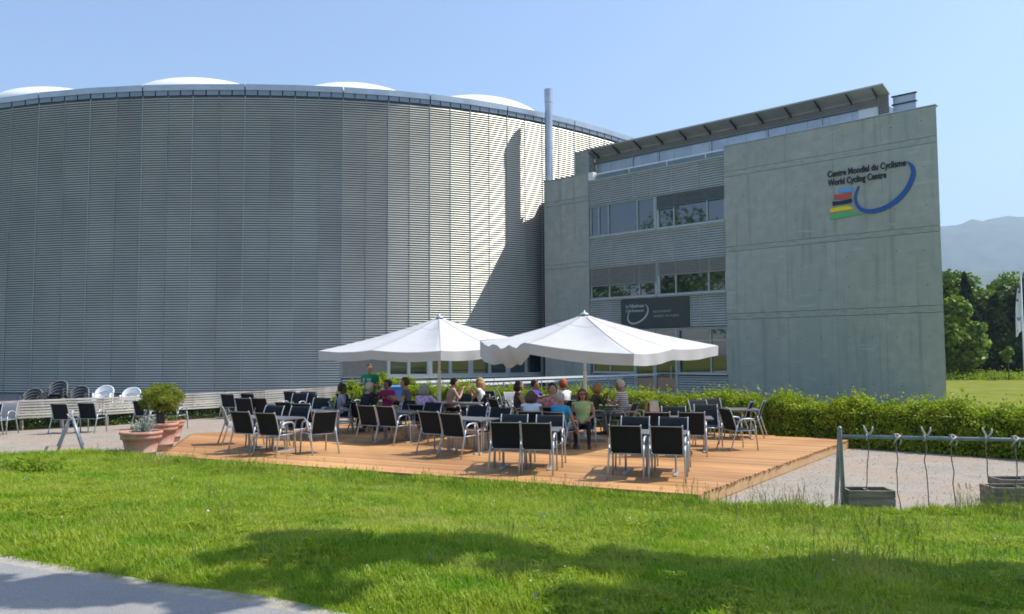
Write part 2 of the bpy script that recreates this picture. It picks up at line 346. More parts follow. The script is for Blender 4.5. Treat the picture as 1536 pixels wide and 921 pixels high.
# ------------------------------------------------------------------ terrain
def lawn_edge(x):
    """y of the far edge of the lawn (where it meets gravel and terrace)"""
    xs = [-40, -16, -13.5, -11.0, -9.5, -8.2, -7.13, 2.6, 3.1, 4.0, 7.0, 14, 40]; ys = [31, 18.3, 17.4, 17.3, 17.6, 17.2, 16.38, 11.56, 11.12, 11.0, 10.75, 9.9, 8]
    return float(np.interp(x, xs, ys))
def path_edge(x):
    return 4.45 - 0.475 * x if x < 0 else 4.45 - 0.44 * x
def lh(x, y):
    d = lawn_edge(x) - y
    t = min(max(d / 7.5, 0), 1); h = 0.07 + 0.53 * t * t * (3 - 2*t)
    return h + 0.03 * noise.noise(Vector((x*0.5, y*0.5, 3))) * min(max(d, 0), 1)
mb = MB(); mb.add([(-4200, -600, 0), (4200, -600, 0), (4200, 4200, 0), (-4200, 4200, 0)], [(0, 1, 2, 3)])
ground = mb.build('ground', M['field']); ground.location.z = -0.012; tag(ground, kind='structure')
mb = MB(); mb.slab([(-34, 14), (16, 8.5), (14.2, 14), (11.2, 16.9), (8.2, 19.6), (6.6, 21.2), (3.6, 24), (8, 36), (-2, 48), (-34, 48)], -0.2, 0.0)
gravel = mb.build('gravel_terrace', M['gravel']); tag(gravel, kind='structure')
xs = np.arange(-30, 30.01, 0.4); vs = []; fs = []; J = 46
for i, x in enumerate(xs):
    ye = lawn_edge(x); yp = max(path_edge(x) - 1.0, -8)
    for j in range(J + 1):
        y = yp + (ye - yp) * j / J + (0.12 * noise.noise(Vector((x*1.3, 0, 9))) if j == J else 0); vs.append((x, y, lh(x, y) + (0.012 if j < J else -0.03)))
for i in range(len(xs) - 1):
    for j in range(J): a = i*(J+1)+j; fs.append((a, a+J+1, a+J+2, a+1))
mb = MB(); mb.add(vs, fs); lawn = mb.build('lawn', M['lawn'], smooth=True, fix=False); tag(lawn, kind='structure')
vs = []; fs = []
for i, x in enumerate(xs):
    yp = path_edge(x) + 0.05 * noise.noise(Vector((x*1.1, 5, 0))) 
    for j, yy in enumerate((yp + 0.02, yp - 0.1, yp - 1.5, yp - 3.5, yp - 6, yp - 30)): vs.append((x, yy, max(lh(x, yy), 0.57) + (0.03 if j else 0.0)))
for i in range(len(xs) - 1):
    for j in range(5): a = i*6+j; fs.append((a, a+1, a+7, a+6))
mb = MB(); mb.add(vs, fs); path = mb.build('path', M['asphalt'], smooth=True); tag(path, kind='structure')
vs = []; fs = []
for i, x in enumerate(xs):                                   # worn sandy verge along the path
    yp = path_edge(x); wv = 0.10 + 0.14 * max(noise.noise(Vector((x*0.9, 2, 7))), -0.4)
    vs += [(x, yp - 0.06, lh(x, yp) + 0.018), (x, yp + wv, lh(x, yp + wv) + 0.018)]
for i in range(len(xs) - 1): fs.append((2*i, 2*i+2, 2*i+3, 2*i+1))
mb = MB(); mb.add(vs, fs); tag(mb.build('path_verge', M['verge'], smooth=True), kind='structure')

# mountains: two ridges
def ridge(name, Y0, Y1, prof, seed, rough):
    vs = []; fs = []; nx = 120; ny = 26
    for i in range(nx + 1):
        x = -3900 + 7800 * i / nx
        h = float(np.interp(x, [p[0] for p in prof], [p[1] for p in prof]))
        for j in range(ny + 1):
            t = j / ny; y = Y0 + (Y1 - Y0) * t
            z = h * math.sin(min(t / 0.75, 1) * PI / 2) ** 1.2
            z *= 1 + rough * noise.fractal(Vector((x / 600, y / 600, seed)), 1.0, 2.0, 5) + 0.02 * noise.noise(Vector((x/35, y/35, seed)))
            vs.append((x, y, max(z, 0) - 2 * (j == 0)))
    for i in range(nx):
        for j in range(ny): a = i*(ny+1)+j; fs.append((a, a+ny+1, a+ny+2, a+1))
    mb = MB(); mb.add(vs, fs); return tag(mb.build(name, M['mountain'], smooth=True), kind='structure')
ridge('mountain', 2500, 3900, [(-3900, 200), (0, 330), (1200, 420), (1900, 560), (2300, 605), (3000, 650), (3900, 600)], 2.0, 0.14)
ridge('hill', 1500, 2300, [(-3900, 80), (0, 100), (800, 150), (1050, 190), (1300, 240), (1700, 275), (2500, 290), (3900, 280)], 7.0, 0.18)
# ------------------------------------------------------------------ velodrome hall
velo = empty('velodrome_hall', (-13.99, 41.38, 0)); tag(velo, 'huge round sports hall clad in thin horizontal grey metal slats behind the terrace', 'sports hall')
VX = [(-41, 50.5), (-37.0, 47.6), (-33.0, 45.4), (-29.21, 43.78), (-25.51, 42.57), (-22.36, 41.87), (-19.41, 41.49), (-16.71, 41.35), (-13.99, 41.38), (-11.41, 41.57),
      (-8.94, 41.91), (-6.61, 42.42), (-4.45, 43.10), (-2.30, 44.01), (-0.25, 45.13), (1.79, 46.51), (3.81, 48.10), (5.86, 49.94), (7.85, 51.95),
      (9.7, 54.1), (11.3, 56.5), (12.6, 59.1), (13.5, 62), (14, 65)]
VO = Vector((-13.99, 41.38, 0))
WIN = {10: 'shutter', 11: 'win', 12: 'win', 13: 'win', 14: 'win'}
def slat_panel(z0, z1, pitch=0.124, depth=0.05):
    mb = MB(); z = z0
    while z < z1 - pitch * 0.9:
        a_, b_, c_ = z + 0.40 * pitch, z + 0.44 * pitch, z + pitch
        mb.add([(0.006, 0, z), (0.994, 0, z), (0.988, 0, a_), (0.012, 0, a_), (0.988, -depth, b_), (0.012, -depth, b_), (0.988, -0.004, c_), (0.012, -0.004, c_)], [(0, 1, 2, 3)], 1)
        mb.add([(0.012, 0, a_), (0.988, 0, a_), (0.988, -depth, b_), (0.012, -depth, b_), (0.988, -0.004, c_), (0.012, -0.004, c_)], [(0, 1, 2, 3), (3, 2, 4, 5)], 0)
        z += pitch
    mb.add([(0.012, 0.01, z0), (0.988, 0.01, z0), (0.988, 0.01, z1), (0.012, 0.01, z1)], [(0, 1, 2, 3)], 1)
    return mb.mesh('cladding_panel', [M['cladding'], M['gap_shade']])
pan_full = slat_panel(0.30, 15.9); pan_up = slat_panel(2.78, 15.9); pan_low = slat_panel(0.1, 1.02)
mul = MB().box(-0.015, 0.015, -0.055, 0.05, 0.3, 15.9).mesh('mullion', M['frame'])
mul_up = MB().box(-0.015, 0.015, -0.055, 0.05, 2.78, 15.9).mesh('mullion', M['frame'])
mulh = MB().box(-0.007, 0.007, -0.052, 0.02, 0.3, 15.9).mesh('seam_strip', M['frame'])
mulh_up = MB().box(-0.007, 0.007, -0.052, 0.02, 2.78, 15.9).mesh('seam_strip', M['frame'])
frz = MB().box(0.012, 0.238, -0.065, 0.10, 15.93, 16.19).mesh('frieze_panel', M['zinc_dark'])
VP = [Vector((*p, 0)) for p in VX]
def midpt(i):
    """point of the smooth curve half way along a bay"""
    p0, p1, p2, p3 = VP[max(i-1, 0)], VP[i], VP[i+1], VP[min(i+2, len(VP)-1)]
    return (p1 + p2) * 0.5625 - (p0 + p3) * 0.0625 if 0 < i < len(VP) - 2 else (p1 + p2) * 0.5
for i in range(len(VX) - 1):
    a = VP[i]; b = VP[i+1]; L = (b - a).length; ang = math.atan2(b.y - a.y, b.x - a.x)
    kind = WIN.get(i); md_ = midpt(i)
    for p, q in ((a, md_), (md_, b)):
        put('cladding_panel', pan_up if kind else pan_full, velo, p - VO, (0, 0, math.atan2(q.y - p.y, q.x - p.x)), ((q - p).length, 1, 1))
    put('mullion', mul_up if kind or i - 1 in WIN else mul, velo, a - VO, (0, 0, ang))
    put('seam_strip', mulh_up if kind else mulh, velo, md_ - VO, (0, 0, ang))
    for k in range(4): put('frieze_panel', frz, velo, a + (b - a) * (k / 4) - VO, (0, 0, ang), (L, 1, 1))
    if kind:
        put('cladding_panel', pan_low, velo, a - VO, (0, 0, ang), (L, 1, 1))
        fr = MB(); x0, x1 = 0.0, L
        if kind == 'shutter':
            sh = MB()
            for q in range(26): z = 1.14 + q * 0.058; sh.add([(0.06, -0.02, z), (L - 0.06, -0.02, z), (L - 0.06, -0.05, z + 0.05), (0.06, -0.05, z + 0.05)], [(0, 1, 2, 3)])
            sh.box(0.03, L - 0.03, 0.0, 0.03, 1.10, 2.70); sh.box(0.0, 0.05, -0.07, 0.03, 1.06, 2.76); sh.box(L - 0.05, L, -0.07, 0.03, 1.06, 2.76); sh.box(0.052, L - 0.052, -0.07, 0.03, 1.06, 1.12)
            o = sh.build('shutter', M['blind'], velo); o.location = a - VO; o.rotation_euler = (0, 0, ang)
        else:
            xs_ = [0.10, L * 0.5, L - 0.10]
            fr.box(0, L, -0.08, 0.06, 1.06, 1.17); fr.box(0, L, -0.08, 0.06, 2.66, 2.76)
            for x in (0.0, L - 0.10): fr.box(x, x + 0.10, -0.08, 0.06, 1.17, 2.66)
            fr.box(L*0.5 - 0.04, L*0.5 + 0.04, -0.08, 0.06, 1.17, 2.66)
            for s0, s1 in ((0.10, L*0.5 - 0.04), (L*0.5 + 0.04, L - 0.10)):
                fr.box(s0, s0 + 0.05, -0.05, 0.05, 1.17, 2.66); fr.box(s1 - 0.05, s1, -0.05, 0.05, 1.17, 2.66)
                fr.box(s0 + 0.05, s1 - 0.05, -0.05, 0.05, 1.17, 1.23); fr.box(s0 + 0.05, s1 - 0.05, -0.05, 0.05, 2.60, 2.66)
            o = fr.build('window', M['frame'], velo); o.location = a - VO; o.rotation_euler = (0, 0, ang)
            for s0, s1 in ((0.15, L*0.5 - 0.09), (L*0.5 + 0.09, L - 0.15)):
                MB().box(s0, s1, 0.0, 0.012, 1.23, 2.60).build('pane', M['glass'], o)
            MB().box(-0.02, L + 0.02, -0.16, -0.083, 1.0, 1.058).build('sill', M['alu'], o)
# cap band, in lengths of two bays with open joints
for i in range(0, len(VX) - 2, 2):
    pts = [Vector((*VX[k], 0)) - VO for k in (i, i+1, i+2) if k < len(VX)]
    outs = []
    for k, p in enumerate(pts):
        d = (pts[min(k+1, len(pts)-1)] - pts[max(k-1, 0)]).normalized(); outs.append((p, Vector((d.y, -d.x, 0)), d))
    pts2 = []
    for k, (p, n_, d) in enumerate(outs): pts2.append((p + d * (0.03 if k == 0 else (-0.03 if k == len(outs)-1 else 0)), n_))
    mb = MB(); vs = []
    for p, n_ in pts2: vs += [p + n_*0.11 + Vector((0,0,16.19)), p + n_*0.12 + Vector((0,0,16.5)), p - n_*0.35 + Vector((0,0,16.5)), p - n_*0.35 + Vector((0,0,16.19))]
    for k in range(len(pts2)-1):
        for q in range(4): mb_f = (k*4+q, k*4+4+q, k*4+4+(q+1)%4, k*4+(q+1)%4); mb.f.append(mb_f); mb.m.append(0)
    mb.v = [tuple(v) for v in vs]; mb.f += [(0,1,2,3), tuple(reversed(range((len(pts2)-1)*4, len(pts2)*4)))]; mb.m += [0, 0]
    mb.build('fascia_panel', M['zinc'], velo, fix=True)
# inner dark wall behind slats, plinth and roof
body = [Vector((*p, 0)) for p in VX]; ctr = Vector((-14, 72, 0))
inner = []
for k, p in enumerate(body):
    d = (body[min(k+1, len(body)-1)] - body[max(k-1, 0)]).normalized(); inner.append(p - Vector((d.y, -d.x, 0)) * 0.12 - VO)
poly = [(p.x, p.y) for p in inner] + [(27, 50), (5, 60), (-15, 62), (-27, 55)]
MB().slab(poly, 0.0, 16.15).build('hall_wall', M['zinc_dark'], velo, fix=True)
poly = [((p + (ctr - VO - p).normalized() * 0.25).x, (p + (ctr - VO - p).normalized() * 0.25).y) for p in inner] + [(27, 50), (5, 60), (-15, 62), (-27, 55)]
MB().slab(poly, 16.16, 16.44).build('roof', M['zinc'], velo, fix=True)
mb = MB()
for k in range(len(VX) - 1):
    a = Vector((*VX[k], 0)) - VO; b = Vector((*VX[k+1], 0)) - VO; d = (b - a).normalized(); n_ = Vector((d.y, -d.x, 0))
    mb.slab([a + n_*0.12, b + n_*0.12, b - n_*0.1, a - n_*0.1], 0.0, 0.27 if k not in WIN else 0.08)
mb.build('plinth', M['plinth'], velo)
for px, d, rr, hh in ((95, 5.5, 4.4, 1.66), (309, 5.5, 4.7, 1.78), (530, 5.5, 4.4, 1.80), (712, 7.4, 5.0, 2.35)):
    k = np.interp(px, [0, 137, 290, 443, 583, 705, 812, 905], [0, 1, 2, 3, 4, 5, 6, 7]); e = np.interp(px, [0, 137, 290, 443, 583, 705, 812, 905], [43.4, 41.87, 41.35, 41.57, 42.42, 44.0, 46.5, 49.9])
    Yc = e + d; X = AT(px, Yc)
    prof = [(rr * 1.02, -0.1), (rr * 1.02, 0.12)] + [(rr * math.cos(t), 0.12 + (hh - 0.12) * math.sin(t)) for t in np.linspace(0.0, PI/2 * 0.995, 14)]
    o = MB().lathe(prof, 40).build('roof_dome', M['dome'], velo, smooth=True); o.location = Vector((X, Yc, 16.4)) - VO

# ------------------------------------------------------------------ office block (local x to the right along the facade, y inwards)
OFF_A = math.atan2(-0.679, 0.734)
off = empty('office_building', (17.07, 31.6, 0), OFF_A); tag(off, 'square grey concrete office block with louvred window bay right of the round hall', 'office building')
# right concrete wall in cast panels
rows = [(0.0, 3.83, 'concrete_panel'), (3.845, 4.11, 'concrete_strip'), (4.125, 7.06, 'concrete_panel'), (7.075, 7.30, 'concrete_strip'), (7.315, 10.66, 'concrete_panel'), (10.675, 10.92, 'concrete_strip'), (10.935, 12.17, 'concrete_panel')]
def wall(us, rows, y0=0.0, end_skew=0.0):
    for j, (z0, z1, nm) in enumerate(rows):
        cols = us if nm == 'concrete_panel' else [us[0], us[-1]]
        for i in range(len(cols) - 1):
            x0, x1 = cols[i] + 0.0025, cols[i+1] - 0.0025
            d = 0.004 * ((i * 7 + j * 3) % 3)
            mb = MB(); e0 = 0; e1 = end_skew if i == len(cols) - 2 else 0
            x1b = x1 - e1 * 0.3
            z0_, z1_ = z0, z1; b = 0.004; y = y0 + d
            vs = [(x0+b, y, z0+b), (x1-b, y, z0+b), (x1-b, y, z1-b), (x0+b, y, z1-b), (x0, y+b, z0), (x1, y+b, z0), (x1, y+b, z1), (x0, y+b, z1),
                  (x0, y0+0.3, z0), (x1b, y0+0.3, z0), (x1b, y0+0.3, z1), (x0, y0+0.3, z1)]
            fs = [(0,1,2,3),(0,4,5,1),(1,5,6,2),(2,6,7,3),(3,7,4,0),(4,8,9,5),(5,9,10,6),(6,10,11,7),(7,11,8,4),(8,11,10,9)]
            mb.add(vs, fs); mb.build(nm, M['concrete'] if nm == 'concrete_panel' else M['concrete_band'], off)
wall([-9.36, -6.34, -4.15, -2.16, 0.0], rows, 0.0, 0.75)
wall([-20.70, -17.50], rows)
MB().slab([(-9.34, 0.05), (-0.35, 0.05), (-0.75, 0.29), (-9.34, 0.29)], 0.02, 12.14).build('wall_core', M['seam'], off)
MB().box(-20.68, -17.52, 0.05, 0.29, 0.02, 12.14).build('wall_core', M['seam'], off)
mb = MB()
for u in (0.55, 1.7, 2.7, 3.7, 4.8, 5.8, 6.9, 8.3):
    for z in (0.9, 2.9, 5.0, 6.4, 8.2, 9.7, 11.6):
        if random.random() < 0.75:
            x = -u + random.uniform(-0.1, 0.1); zz = z + random.uniform(-0.05, 0.05)
            mb.add([(x + 0.022*math.cos(t), -0.0025, zz + 0.022*math.sin(t)) for t in np.linspace(0, 2*PI, 9)[:-1]], [tuple(range(8))])
for u in (18.2, 19.0, 20.0):
    for z in (2.5, 5.0, 6.4, 8.2, 9.7): mb.add([(-u + 0.022*math.cos(t), -0.0025, z + 0.022*math.sin(t)) for t in np.linspace(0, 2*PI, 9)[:-1]], [tuple(range(8))])
o = mb.build('tie_hole', M['seam'], off); o['kind'] = 'stuff'
# parapet caps
MB().bbox(-9.38, -0.0, -0.03, 0.33, 12.173, 12.21).build('parapet_cap', M['zinc'], off)
MB().bbox(-20.72, -17.48, -0.03, 0.33, 12.173, 12.21).build('parapet_cap', M['zinc'], off)
# body of the block behind, dark rooms, floor slabs and roof
MB().slab([(-20.6, 0.9), (-1.6, 0.9), (-7.0, 9.5), (-20.6, 9.5)], 0.0, 12.0).build('block_core', M['room'], off)
MB().slab([(-20.65, 0.31), (-0.9, 0.31), (-7.0, 9.6), (-20.65, 9.6)], 12.001, 12.06).build('roof', M['plinth'], off)
SEAMS = [17.45, 16.1, 14.6, 13.5, 12.3, 10.8, 9.39]
def louvre(u0, u1, z0, z1, material=None, y=0.08, pitch=0.118, nm='louvre_panel', parent=None):
    x0, x1 = -u0, -u1; mb = MB(); z = z0
    while z < z1 - pitch * 0.5:
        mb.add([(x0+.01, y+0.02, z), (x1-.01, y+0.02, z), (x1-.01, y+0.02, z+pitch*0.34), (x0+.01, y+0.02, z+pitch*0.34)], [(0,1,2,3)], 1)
        mb.add([(x0+.01, y+0.02, z+pitch*0.34), (x1-.01, y+0.02, z+pitch*0.34), (x1-.01, y-0.015, z+pitch*0.40), (x0+.01, y-0.015, z+pitch*0.40), (x1-.01, y-0.015, z+pitch*0.62), (x0+.01, y-0.015, z+pitch*0.62), (x1-.01, y+0.018, z+pitch), (x0+.01, y+0.018, z+pitch)],
               [(0,1,2,3),(3,2,4,5),(5,4,6,7)]); z += pitch
    mb.box(x0+.01, x1-.01, y+0.024, y+0.05, z0, z1); mb.box(x0-0.012, x0+0.012, y-0.04, y+0.05, z0, z1)
    return mb.build(nm, [material or M['louvre'], M['louvre_gap_shade']], parent or off)
def band(z0, z1):
    for a, b in zip(SEAMS, SEAMS[1:]): louvre(a, b, z0, z1)
band(10.38, 11.72); band(6.95, 8.52); 
for a, b in zip(SEAMS, SEAMS[1:]):
    if b > 15.5 or a < 11.0: louvre(a, b, 3.55, 5.1)
louvre(16.1, 15.42, 3.55, 5.1); louvre(14.6, 11.3, 3.55, 5.1, y=0.10)
louvre(11.34, 10.8, 3.55, 5.1)
mb = MB()
for z in (11.735, 10.335, 8.535, 6.915, 5.135, 3.505): mb.box(-17.47, -9.37, 0.0, 0.14, z - 0.015, z + 0.015)
mb.build('edge_trim', M['alu'], off)
for z0, z1 in ((11.75, 11.99), (10.30, 10.32), (3.3, 3.48)): MB().box(-17.46, -9.38, 0.15, 0.9, z0, z1).build('slab_edge', M['zinc_dark'], off)
def window(ups, z0, z1, y=0.12, transom=None, wide=(), sill=True, skip=()):
    """ups = u of uprights from left to right"""
    fr = MB(); X = [-u for u in ups]
    fr.box(X[0], X[-1], y-0.05, y+0.05, z0, z0+0.07); fr.box(X[0], X[-1], y-0.05, y+0.05, z1-0.06, z1)
    for k, x in enumerate(X):
        wd = 0.07 if k in wide else 0.035
        fr.box(x-wd, x+wd, y-0.06, y+0.06, z0-0.002, z1+0.002)
    if transom: fr.box(X[0]+0.035, X[-1]-0.035, y-0.045, y+0.045, transom-0.035, transom+0.035)
    o = fr.build('window', M['frame'], off)
    for k in range(len(X) - 1):
        if k in skip: continue
        zz = [z0+0.07, z1-0.06] if not transom else [z0+0.07, transom-0.035, transom+0.035, z1-0.06]
        for q in range(0, len(zz), 2):
            MB().box(X[k]+0.036, X[k+1]-0.036, y+0.005, y+0.02, zz[q], zz[q+1]).build('pane', M['glass'], o)
    if sill: MB().bbox(X[0]-0.04, X[-1]+0.02, y-0.16, y-0.062, z0-0.05, z0+0.005).build('sill', M['alu'], o)
    return o
window([17.40, 16.86, 16.22, 14.37, 13.30], 8.62, 10.30, wide=(4,))
window([13.14, 12.19, 10.33, 9.40], 8.62, 10.30, wide=(0,))
window([17.40, 16.20, 14.30, 13.30], 5.22, 6.9, wide=(3,))
window([13.14, 12.14, 10.31, 9.40], 5.22, 6.9, wide=(0,))
window([17.30, 16.21, 14.62], 1.27, 3.47)
window([12.04, 10.27, 9.40], 1.27, 3.47, transom=2.88)
window([14.56, 13.52], 0.25, 3.47, sill=False, transom=2.88)
# glass door with its own frame and pull handle
dr = MB(); dr.box(-13.46, -13.34, 0.04, 0.16, 0.22, 2.85); dr.box(-12.24, -12.12, 0.04, 0.16, 0.22, 2.85); dr.box(-13.34, -12.24, 0.04, 0.16, 0.22, 0.36); dr.box(-13.34, -12.24, 0.04, 0.16, 2.75, 2.85); dr.box(-13.34, -12.24, 0.05, 0.15, 1.24, 1.30)
door = dr.build('door', M['frame'], off)
MB().box(-13.335, -12.245, 0.09, 0.105, 0.365, 1.235).build('pane', M['glass'], door)
MB().box(-13.335, -12.245, 0.09, 0.105, 1.305, 2.745).build('pane', M['glass'], door)
MB().tube([(-12.45, 0.0, 1.0), (-12.45, -0.02, 1.05), (-12.45, -0.02, 1.6), (-12.45, 0.0, 1.65)], 0.015).build('handle', M['steel'], door)
window([13.46, 12.20], 2.86, 3.47, sill=False)
louvre(12.10, 9.39, 0.22, 1.16); louvre(17.45, 14.62, 0.22, 1.16)
MB().box(-12.22, -12.10, 0.03, 0.15, 0.2, 3.5).build('door_post', M['frame'], off)
MB().box(-14.68, -14.57, 0.02, 0.15, 0.2, 3.5).build('door_post', M['frame'], off)
# outside blinds
def blind(u0, u1, z0, z1, material, y=0.02, pitch=0.075, tilt=0.75):
    mb = MB(); z = z0; x0, x1 = -u0 + 0.02, -u1 - 0.02
    while z < z1:
        mb.add([(x0, y+0.02, z), (x1, y+0.02, z), (x1, y-0.01, z+pitch*tilt), (x0, y-0.01, z+pitch*tilt)], [(0,1,2,3)]); z += pitch
    mb.box(x0, x1, y-0.012, y+0.022, z0-0.035, z0-0.004)
    for x in (x0, x1): mb.box(x-0.01, x+0.01, y-0.014, y+0.03, z0-0.03, z1)
    return mb.build('blind', material, off)
for a, b in ((13.16, 12.19), (12.19, 10.33), (10.33, 9.40)): blind(a, b, 9.62 if a > 12.2 else 9.72, 10.30, M['blind_dark'])
for a, b in ((17.42, 16.2), (16.2, 14.6), (14.6, 13.28)): blind(a, b, 5.92, 6.9, M['blind'])
for a, b in ((13.14, 12.1), (12.1, 10.75), (10.75, 9.41)): blind(a, b, 6.22, 6.9, M['blind'])
# roof storey set back behind the parapet
YW = 2.6
u = 18.9; k = 0
while u > 3.1:
    b_ = max(u - 1.05, 3.0); MB().box(-u+0.006, -b_-0.006, YW, YW+0.1, 12.05, 13.36).build('zinc_panel', M['zinc'], off); u -= 1.05
MB().box(-18.9, -3.0, YW+0.08, YW+5, 12.06, 13.7).build('roof_storey_core', M['zinc_dark'], off)
MB().bbox(-18.95, -2.95, YW-0.12, YW+0.02, 13.365, 13.41).build('ledge', M['zinc_dark'], off)
ub = [18.9 - 1.445 * i for i in range(12)]
for i in range(11): louvre(ub[i], ub[i+1], 13.42, 13.80, M['louvre_brown'], y=YW, pitch=0.085)
mb = MB(); mb.add([(-19.0, YW+0.1, 13.82), (-2.55, YW+0.1, 13.82), (-2.55, 1.8, 14.06), (-19.0, 1.8, 14.06), (-19.0, YW+0.1, 13.92), (-2.55, YW+0.1, 13.92), (-2.55, 1.78, 14.12), (-19.0, 1.78, 14.12)],
       [(0,1,2,3),(7,6,5,4),(3,2,6,7),(1,5,6,2),(0,3,7,4),(0,4,5,1)])
mb.build('canopy', M['canopy'], off, fix=True)
for i in range(12):
    x = -ub[i] + 0.25 if i < 11 else -3.05
    o = MB().prism([(YW, 13.66), (1.85, 13.98), (1.85, 14.04), (YW, 13.81)], -0.02, 0.02).build('bracket', M['dark_metal'], off)
    o.rotation_euler = (0, 0, PI/2); o.location = (x, 0, 0)
for u in (16.3, 14.6, 11.4, 8.3, 5.6): MB().tube([(-u, YW-0.05, 12.06), (-u, YW-0.05, 13.38)], 0.03).build('downpipe', M['alu'], off)
MB().box(-3.9, -2.6, YW-0.05, YW+0.03, 12.06, 13.37).build('zinc_panel', M['white_metal'], off)
louvre(3.0, 2.55, 12.9, 13.84, M['louvre_brown'], y=YW-0.1, pitch=0.085)
for q, z in enumerate((12.10, 12.55, 12.98, 13.36)):
    MB().box(-2.5, -1.55, YW+0.3, YW+0.34, z, z + 0.36).build('guard_panel', M['zinc'], off)
    MB().bbox(-2.55, -1.5, YW+0.22, YW+0.38, z + 0.365, z + 0.41).build('guard_rail', M['dark_metal'], off)
# roof handrail above the bay
rl = MB(); rl.tube([(-17.4, 0.12, 12.06), (-9.4, 0.12, 12.06)], 0.028)
for u in (17.1, 14.9, 12.6, 10.4): rl.tube([(-u, 0.12, 12.04), (-u, 0.16, 11.8)], 0.018)
rl.build('roof_handrail', M['white_metal'], off)
MB().bbox(-17.48, -17.16, -0.02, 0.3, 11.76, 12.20).build('rail_end_box', M['white_metal'], off)
MB().box(-20.0, -18.98, YW - 0.6, YW + 0.1, 12.06, 14.15).build('roof_wall', M['concrete_band'], off)
flue = MB(); flue.lathe([(0.225, 0.0), (0.225, 1.9), (0.235, 1.9), (0.235, 1.96), (0.225, 1.96), (0.225, 4.6), (0.245, 4.6), (0.245, 5.38), (0.2, 5.38), (0.0, 5.36)], 20, (-20.44, 0.15, 12.212))
flue.build('flue_pipe', M['zinc'], off, smooth=False)
# lettering helper
def text_obj(name, txt, x0, x1, z0, zc, y, material, parent, bold=0.0, shear=0.0, depth=0.012, sp=1.0):
    """text from x0 to x1; z0 = baseline, zc = cap height above it"""
    cu = bpy.data.curves.new(name, 'FONT'); cu.body = txt; cu.size = 1.0; cu.extrude = depth; cu.offset = bold; cu.shear = shear; cu.space_character = sp; cu.resolution_u = 4
    t = bpy.data.objects.new('tmp_text', cu); COL.objects.link(t); bpy.context.view_layer.update()
    dg = bpy.context.evaluated_depsgraph_get(); me = bpy.data.meshes.new_from_object(t.evaluated_get(dg)); bpy.data.objects.remove(t)
    co = np.array([v.co[:] for v in me.vertices]); mx, mn = co[:, 0].max(), co[:, 0].min(); cap = 0.70
    sx = (x1 - x0) / (mx - mn); sz = zc / cap
    for v in me.vertices: c = v.co.copy(); v.co = ((c.x - mn) * sx + x0, y - c.z, c.y * sz + z0)
    me.materials.clear(); me.materials.append(material); me.name = name
    return link(bpy.data.objects.new(name, me), parent)
# emblem and lettering on the concrete wall
ws = empty('wall_sign', (17.07, 31.6, 0), OFF_A); tag(ws, 'dark lettering with blue arc and five coloured stripes fixed high on the concrete wall', 'wall sign')
text_obj('lettering', 'Centre Mondial du Cyclisme', -4.40, -1.19, 9.90, 0.27, -0.03, M['ink'], ws, 0.024, sp=1.0)
text_obj('lettering', 'World Cycling Centre', -4.40, -1.97, 9.52, 0.27, -0.03, M['ink'], ws, 0.024, sp=1.0)
outer = [(1.2, 10.07), (1.07, 10.06), (0.92, 9.91), (0.83, 9.69), (0.83, 9.45), (0.93, 9.16), (1.11, 8.84), (1.38, 8.53), (1.71, 8.3), (2.14, 8.13), (2.54, 8.07), (2.85, 8.12), (3.08, 8.25), (3.25, 8.47), (3.32, 8.76), (3.28, 9.05), (3.12, 9.34)]
inn = [(3.06, 9.31), (3.18, 9.03), (3.22, 8.79), (3.16, 8.56), (3.01, 8.38), (2.81, 8.29), (2.5, 8.26), (2.13, 8.33), (1.8, 8.49), (1.53, 8.68), (1.3, 8.92), (1.12, 9.22), (1.0, 9.51), (1.0, 9.72), (1.06, 9.91), (1.19, 10.06)]
def smooth(pts, n=60):
    P = np.array(pts); s = np.r_[0, np.cumsum(np.hypot(*np.diff(P, axis=0).T))]; t = np.linspace(0, s[-1], n)
    q = np.stack([np.interp(t, s, P[:, 0]), np.interp(t, s, P[:, 1])], 1)
    for _ in range(4): q[1:-1] = (q[:-2] + 2*q[1:-1] + q[2:]) / 4
    return q
def arc_obj(outer, inn, y0, y1, material, parent, name='arc'):
    o_ = smooth(outer); i_ = smooth(inn)[::-1]; n = len(o_); mb = MB(); vs = []
    for k in range(n): vs += [(-o_[k][0], y0, o_[k][1]), (-i_[k][0], y0, i_[k][1]), (-o_[k][0], y1, o_[k][1]), (-i_[k][0], y1, i_[k][1])]
    fs = []
    for k in range(n-1):
        a = 4*k; b = a+4; fs += [(a, b, b+1, a+1), (a+2, a+3, b+3, b+2), (a, a+2, b+2, b), (a+1, b+1, b+3, a+3)]
    mb.add(vs, fs); return mb.build(name, material, parent, fix=True)
arc_obj(outer, inn, -0.05, -0.004, M['blue'], ws)
for pl, c in (([(3.93, 9.33), (3.42, 9.34), (3.36, 9.30), (3.36, 9.16), (3.42, 9.13), (3.88, 9.15), (3.94, 9.2)], 'lblue'), ([(4.16, 9.08), (3.8, 9.07), (3.42, 9.10), (3.46, 8.88), (3.8, 8.86), (4.11, 8.9)], 'red'),
              ([(4.24, 8.80), (3.9, 8.79), (3.42, 8.83), (3.39, 8.78), (3.41, 8.66), (3.8, 8.63), (4.21, 8.63)], 'ink'), ([(4.32, 8.52), (4.0, 8.53), (3.6, 8.55), (3.36, 8.45), (3.37, 8.36), (3.8, 8.36), (4.32, 8.34)], 'yellow'),
              ([(4.31, 8.23), (3.9, 8.24), (3.5, 8.28), (3.2, 8.2), (2.98, 8.11), (3.4, 8.10), (3.9, 8.05), (4.31, 8.04)], 'green')):
    MB().prism([(-a, b) for a, b in pl], -0.04, -0.004).build('stripe', M[c], ws, fix=True)
